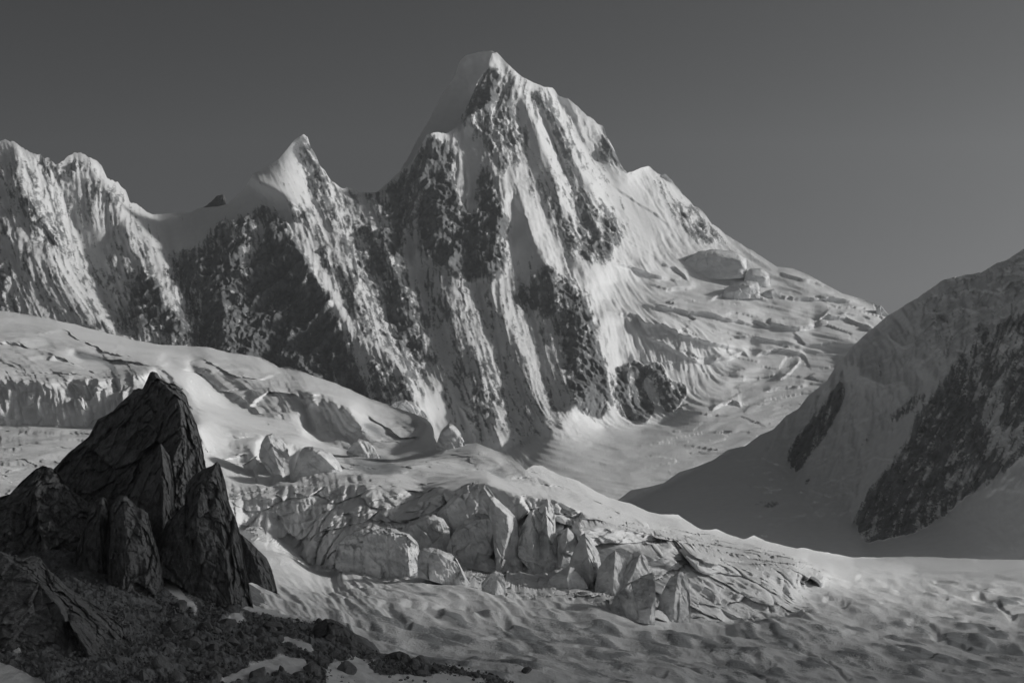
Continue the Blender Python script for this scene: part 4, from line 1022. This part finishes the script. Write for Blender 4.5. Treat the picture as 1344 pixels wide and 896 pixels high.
# the smaller rubble between them
def rubble(n=9000):
    R = rng(5); u = R.uniform(-10, 700, n * 3); v = R.uniform(690, 930, n * 3) 
    v = interp(scrTop, u) + (930 - interp(scrTop, u)) * R.rand(n * 3) ** 0.8
    ok = SB.at(u, v, SPATCH) > 0.5 - 0.35 * (R.rand(n * 3) ** 6)
    u, v = u[ok][:n], v[ok][:n]; n = len(u)
    P = world(u, v, 1.0 / SB.at(u, v))
    V0, F0 = [], []
    for me in protos[:6]:
        pass
    import bmesh
    lows = []
    for k in range(8):
        bm = bmesh.new(); bmesh.ops.create_icosphere(bm, subdivisions=1, radius=1.0)
        A = np.array([q.co[:] for q in bm.verts]) * rng(k).uniform(0.55, 1.15, (len(bm.verts), 1)) * rng(k + 50).uniform(0.6, 1.3, 3)
        T = np.array([[q.index for q in f.verts] for f in bm.faces]); bm.free(); lows.append((A, T))
    VV, TT, off = [], [], 0
    s = 0.14 + 0.5 * R.rand(n) ** 3; ang = R.uniform(0, 6.28, n)
    for i in range(n):
        A, T = lows[i % 8]; c_, s_ = math.cos(ang[i]), math.sin(ang[i])
        B = A @ np.array([[c_, -s_, 0], [s_, c_, 0], [0, 0, 0.8]]) * s[i] + P[i] + np.array([0, 0, 0.25 * s[i] + 0.35])
        VV.append(B); TT.append(T + off); off += len(A)
    o = mesh_from('rubble', np.concatenate(VV), np.concatenate(TT), M_STONE, smooth=False)
    tag(o, 'fine dark rubble covering the slope below the pinnacles', kind='stuff')
rubble()

# ------------------------------------------------------------------ seracs and ice blocks
def ice_noise(amp=1.0, seed=0, scale=1.0, tilt=20):
    t = radians(tilt); ca, sa = math.cos(t), math.sin(t)
    def f(U, V, P):
        X = P[..., 0] * ca + P[..., 2] * sa; Z = -P[..., 0] * sa + P[..., 2] * ca
        R = (np.stack([X, P[..., 1], Z], -1) / scale) + seed * 7.7
        a, e = facets(R / np.array([11.0, 11, 17]), 51 + seed % 5)
        b, e2 = facets(R / np.array([3.5, 3.5, 9]), 57 + seed % 5)
        o_ = amp * scale * (2.4 * a + 0.9 * b + 0.9 * fbm(R / 7.0, 5, 0.55) + 0.3 * ridged(R / np.array([1.6, 1.6, 7]), 3) - 0.5 * np.exp(-(e / 0.03) ** 2))
        d = np.zeros(P.shape); d[..., 1] = -o_; d[..., 2] = 0.2 * o_
        return d
    return f
seracs = [
 # top, bottom, dist, ridges, thick, amp, edge, label, name
 ([(440, 728), (443, 714), (452, 704), (466, 697), (480, 691), (492, 688), (503, 692), (520, 694), (536, 700), (548, 712), (552, 730), (553, 750)], [(440, 745), (460, 756), (510, 760), (553, 757)], 640,
  [[(445, 712, 1), (490, 700, 8), (535, 704, 10), (550, 715, 7)], [(535, 702, 8), (536, 730, 12), (538, 755, 12)], [(450, 735, 6), (490, 740, 8), (530, 745, 11)], [(552, 715, 2), (550, 750, 4)]], 22, 0.9, 4, 'broad grey ice block with a stepped top, leftmost of the blocks under the arch', 'ice_block'),
 ([(548, 730), (552, 720), (565, 718), (580, 722), (592, 727), (600, 733), (606, 745), (612, 758), (618, 768)], [(548, 757), (580, 766), (618, 774)], 620,
  [[(555, 722, 2), (580, 728, 7), (600, 740, 6), (610, 760, 4)], [(552, 745, 3), (575, 755, 7)]], 14, 0.7, 4, 'smaller low ice block butted against the broad stepped block', 'ice_block'),
 ([(528, 700), (535, 688), (548, 682), (560, 676), (570, 675), (582, 680), (590, 692), (592, 715)], [(528, 716), (560, 728), (592, 728)], 668,
  [[(540, 690, 3), (562, 680, 6), (578, 684, 6)], [(560, 682, 5), (560, 725, 8)]], 14, 0.6, 4, 'flat shaded ice wedge lying behind the broad stepped block', 'serac'),
 ([(586, 720), (592, 703), (602, 690), (612, 681), (622, 674), (630, 673), (642, 676), (650, 674), (656, 680), (658, 690), (654, 705)], [(586, 735), (600, 742), (620, 748), (636, 744), (646, 725), (654, 708)], 655,
  [[(600, 697, 3), (625, 682, 6), (648, 680, 7)], [(650, 680, 7), (645, 705, 9), (636, 735, 9)], [(600, 715, 5), (620, 735, 7)]], 14, 0.7, 4, 'smooth tilted ice slab held inside the snowy arch', 'serac'),
 ([(560, 700), (575, 672), (590, 655), (602, 640), (614, 634), (624, 631), (632, 632), (638, 642), (642, 655), (634, 668), (628, 676)], [(560, 712), (590, 712), (612, 700), (628, 680)], 700,
  [[(570, 690, 2), (592, 662, 6), (612, 642, 8), (630, 636, 9)], [(630, 640, 9), (626, 660, 9), (616, 685, 8)]], 18, 0.7, 4, 'long snow capped ice rib slanting up to the crown of the arch', 'serac'),
 ([(630, 643), (636, 634), (642, 642), (650, 652), (660, 662), (670, 670), (678, 680), (682, 700), (686, 730)], [(630, 655), (640, 672), (646, 692), (652, 755), (665, 778), (686, 782)], 650,
  [[(634, 640, 2), (650, 662, 8), (666, 676, 10), (668, 695, 12), (660, 730, 13), (652, 765, 12)], [(676, 690, 3), (670, 740, 5)]], 16, 0.6, 4, 'curving ice fin that forms the lit right side of the arch', 'serac'),
 ([(680, 712), (686, 690), (692, 678), (699, 668), (705, 667), (711, 674), (716, 664), (721, 672), (727, 688), (731, 706), (735, 722)], [(680, 730), (695, 748), (712, 762), (724, 752), (735, 736)], 668,
  [[(699, 669, 2), (698, 700, 8), (702, 745, 10)], [(716, 665, 2), (719, 700, 9), (722, 745, 9)], [(708, 684, 2), (709, 730, 5)]], 14, 0.9, 3, 'twin topped ice tower lit along one side right of the arch', 'serac'),
 ([(700, 690), (706, 672), (712, 660), (718, 653), (724, 660), (728, 676), (730, 700)], [(700, 702), (715, 706), (730, 706)], 690,
  [[(719, 655, 1), (720, 680, 5), (720, 700, 6)]], 10, 0.4, 3, 'thin bright ice tooth standing up behind the twin pointed tower', 'serac'),
 ([(728, 745), (732, 715), (738, 697), (745, 692), (752, 700), (757, 708), (750, 725), (742, 745)][:6] + [(758, 730)], [(728, 752), (740, 748), (758, 736)], 655,
  [[(745, 694, 1), (742, 715, 5), (736, 742, 6)]], 10, 0.5, 3, 'narrow shaded ice fin between the twin tower and the pyramid', 'serac'),
 ([(744, 750), (750, 730), (758, 712), (764, 700), (768, 698), (778, 710), (786, 725), (790, 745), (796, 760), (802, 772)], [(744, 760), (770, 770), (785, 782), (802, 780)], 635,
  [[(767, 700, 1), (770, 720, 8), (775, 745, 11), (780, 775, 12)], [(755, 740, 4), (765, 765, 6)]], 16, 0.7, 4, 'pyramid shaped ice tower with a clean point left of the leaning slabs', 'serac'),
 ([(716, 768), (722, 758), (732, 750), (746, 742), (754, 744), (760, 754), (768, 762), (772, 770)], [(716, 774), (735, 779), (750, 777), (772, 772)], 598,
  [[(748, 744, 1), (744, 760, 5), (748, 776, 5)], [(725, 762, 2), (738, 770, 4)]], 9, 0.4, 4, 'loose faceted ice boulder resting at the foot of the pyramid shaped tower', 'ice_boulder'),
 ([(780, 770), (786, 745), (796, 730), (808, 722), (818, 727), (824, 740), (822, 760)], [(780, 780), (800, 785), (822, 778)], 650,
  [[(808, 724, 1), (806, 745, 6), (804, 780, 7)]], 12, 0.5, 3, 'shaded upright ice slab just right of the pyramid', 'serac'),
 ([(800, 778), (808, 762), (820, 745), (833, 730), (842, 726), (850, 733), (846, 752), (838, 770)][:6] + [(853, 752)], [(800, 786), (825, 786), (853, 768)], 632,
  [[(840, 728, 1), (832, 750, 6), (815, 780, 7)]], 12, 0.5, 3, 'leaning ice slab with a rounded top above the low rubble', 'serac'),
 ([(800, 798), (806, 782), (820, 768), (838, 758), (856, 750), (872, 752), (876, 768), (868, 790), (860, 812)], [(800, 806), (830, 815), (860, 820)], 598,
  [[(856, 752, 1), (860, 775, 8), (852, 812, 9)], [(815, 778, 3), (830, 800, 6)]], 14, 0.7, 4, 'rough angular ice block in front of the leaning slabs', 'ice_block'),
 ([(862, 800), (870, 775), (880, 757), (892, 749), (900, 752), (904, 765), (896, 790), (888, 815)][:6] + [(906, 800)], [(862, 820), (885, 824), (906, 822)], 605,
  [[(890, 751, 1), (886, 780, 6), (882, 818, 7)]], 12, 0.5, 3, 'split ice wedge in the crack beside the wide smooth ice wall', 'serac'),
 ([(572, 584), (578, 566), (588, 556), (596, 558), (604, 568), (610, 580)], [(572, 590), (590, 594), (610, 590)], 1060,
  [[(580, 570, 3), (590, 560, 5), (600, 572, 4)]], 20, 0.8, 4, 'bright white ice lump in the notch at the end of the upper crest', 'ice_block'),
 ([(510, 534), (520, 526), (532, 525), (545, 530), (556, 540), (562, 548)], [(510, 536), (535, 542), (562, 550)], 1420,
  [[(530, 528, 4), (548, 538, 4)]], 16, 0.6, 3, 'small lit ice cap peeping over the top of the upper crest', 'ice_block'),
 ([(455, 592), (462, 583), (470, 577), (480, 578), (492, 588), (500, 598)], [(455, 596), (478, 604), (500, 602)], 1010,
  [[(470, 580, 3), (480, 596, 5)]], 12, 0.5, 3, 'small pale ice knob below the bright ice face', 'ice_block'),
 ([(340, 596), (344, 580), (349, 572), (358, 569), (368, 575), (377, 585), (383, 597), (386, 609), (384, 620), (380, 632)], [(340, 600), (350, 616), (362, 628), (372, 634), (380, 635)], 860,
  [[(352, 572, 3), (358, 590, 7), (366, 612, 9), (372, 630, 8)], [(378, 590, 6), (382, 610, 6)]], 14, 0.4, 8, 'rounded ice bulge between the two dark slots near the tallest pinnacle', 'serac'),
 ([(380, 634), (386, 616), (391, 600), (396, 589), (406, 585), (420, 587), (434, 594), (444, 604), (450, 618)], [(380, 637), (394, 634), (420, 630), (450, 624)], 850,
  [[(394, 596, 3), (396, 615, 7), (396, 632, 8)], [(410, 590, 6), (425, 600, 9), (440, 615, 7)]], 14, 0.4, 6, 'blunt ice shoulder right of the two dark slots near the tallest pinnacle', 'serac'),
 ([(632, 765), (640, 755), (650, 748), (660, 752), (664, 766), (664, 780)], [(632, 775), (650, 784), (664, 784)], 600,
  [[(650, 750, 1), (650, 780, 4)]], 8, 0.6, 3, 'rough lump of broken ice under the curving fin', 'ice_block'),
]
for k, (top, bot, dist, rid, th, amp, edge, lab, nm) in enumerate(seracs):
    bot = [b for b in bot if b[0] <= top[-1][0]]
    if dist < 1300:
        bb = np.array(bot, float); dist = float(np.mean(1.0 / GB.at(bb[:, 0], bb[:, 1]))) + (1.3 if 'slots' in lab else 0.6) * max(q[2] for r_ in rid for q in r_)
    o = solid(nm, top, bot, dist, M_ICE, rid, th, None, ice_noise(amp * 1.35, k, 0.85 if dist < 900 else 1.4), 0.9, None, min(edge, 2.0), rag=0.9)
    tag(o, lab, {'serac': 'serac', 'ice_block': 'ice block', 'ice_boulder': 'ice boulder'}[nm])

# hanging ice on the shoulder of the main mountain
far_ice = [
 ([(888, 356), (893, 346), (905, 338), (916, 330), (935, 327), (955, 329), (970, 333), (981, 341), (985, 352), (980, 361)], [(888, 362), (920, 367), (955, 366), (980, 364)],
  [[(892, 352, 10), (905, 345, 15), (940, 336, 45), (972, 341, 95), (978, 352, 110)], [(900, 362, 25), (940, 362, 80), (976, 360, 120)]], 260, 7, 'big smooth rounded ice bulge on the shoulder of the highest mountain'),
 ([(976, 372), (978, 358), (985, 352), (1000, 352), (1010, 360), (1012, 372)], [(976, 374), (995, 380), (1012, 376)], [[(985, 360, 20), (1005, 366, 30)]], 120, 6, 'small dark edged ice block right of the big rounded ice bulge'),
 ([(946, 392), (950, 380), (962, 372), (980, 368), (994, 370), (1000, 380), (998, 388)], [(946, 396), (975, 392), (998, 391)], [[(955, 384, 20), (985, 376, 35)]], 110, 5, 'hollow fronted ice block below the big rounded ice bulge'),
 ([(998, 390), (1004, 382), (1015, 379), (1026, 384), (1028, 390)], [(998, 392), (1028, 392)], [[(1012, 384, 20)]], 80, 5, 'least ice hump, right of the hollow fronted ice block'),
 ([(1150, 404), (1156, 400), (1163, 409), (1168, 414)], [(1150, 414), (1168, 416)], [[(1158, 408, 8)]], 60, 3, 'ice knob at the very end of the long descending shoulder'),
]
for k, (top, bot, rid, th, edge, lab) in enumerate(far_ice):
    bx = np.array([b[0] for b in bot], float); by = np.array([b[1] for b in bot], float)
    dd = float(np.mean(massif_depth(bx, by))) + 0.7 * max(q[2] for r_ in rid for q in r_)
    o = solid('ice_block', top, bot, dd, M_FARICE, rid, th, None, ice_noise(0.3, k + 3, 5.0), 0.8, None, edge, blur=2)
    tag(o, lab, 'ice block')

# ------------------------------------------------------------------ an unseen ridge, added beyond the right of the frame to shade the foreground
def shoulder():
    y = np.linspace(0, 1400, 70); s = np.linspace(-1, 1, 41)
    YY, SS = np.meshgrid(y, s, indexing='ij')
    H = np.interp(YY, [0, 170, 300, 550, 600, 680, 730, 780, 880, 980, 1080, 1400], [500, 1400, 1740, 1740, 1625, 1560, 1515, 1475, 1405, 1310, 1190, 500])
    Z = H * (1 - np.abs(SS)) ** 1.05
    XX = 3000 + SS * 1100 + YY * 0.0
    P = np.stack([XX, YY, Z], -1)
    P[..., 2] += fbm(P / 260.0, 5) * 14
    return mesh_from('mountain', P.reshape(-1, 3), grid_quads(70, 41)[:, ::-1], M_RIGHT, {'rock': (0.45 + 0.2 * perlin(P / 200.0)).ravel()})
o = shoulder()
tag(o, 'unseen ridge added outside the right edge to shade the foreground', kind='structure')

# unseen snow slope, added behind the viewpoint to bounce sunlight onto the foreground
xx = np.linspace(-2600, 2600, 100); yy = np.linspace(-2600, -12, 60)
XX, YY = np.meshgrid(xx, yy)
ZZ = CZ - 12 + (-YY - 12) * 0.72 - np.abs(XX) * 0.10
P = np.stack([XX, YY, ZZ], -1); P[..., 2] += fbm(P / 300.0, 5) * np.minimum(-YY / 4.0, 90)
# and its fall in front, down to the rubble
o = mesh_from('mountain', P.reshape(-1, 3), grid_quads(60, 100)[:, ::-1], M_RIGHT, {'rock': (0.2 + 0.25 * perlin(P / 200.0)).ravel()})
tag(o, 'unseen snow slope added behind the viewpoint to bounce light forward', kind='structure')

# ------------------------------------------------------------------ the air
def haze():
    m = bpy.data.materials.new('thin_mountain_haze'); m.use_nodes = True
    n = m.node_tree; n.nodes.clear()
    out = n.nodes.new('ShaderNodeOutputMaterial'); v = n.nodes.new('ShaderNodeVolumePrincipled')
    v.inputs['Color'].default_value = (0.93, 0.97, 1.0, 1); v.inputs['Density'].default_value = HAZE_DENSITY; v.inputs['Anisotropy'].default_value = HAZE_ANISO
    n.links.new(v.outputs[0], out.inputs['Volume'])
    x0, x1, y0, y1, z0, z1 = -15500, 15500, -3500, 13500, -300, 2400
    V = [(x, y, z) for z in (z0, z1) for y in (y0, y1) for x in (x0, x1)]
    Q = [(0, 2, 3, 1), (4, 5, 7, 6), (0, 1, 5, 4), (1, 3, 7, 5), (3, 2, 6, 7), (2, 0, 4, 6)]
    o = mesh_from('haze', np.array(V), np.array(Q), m, smooth=False)
    tag(o, 'thin pale haze filling the air between the viewpoint and the peaks', kind='stuff')
haze()
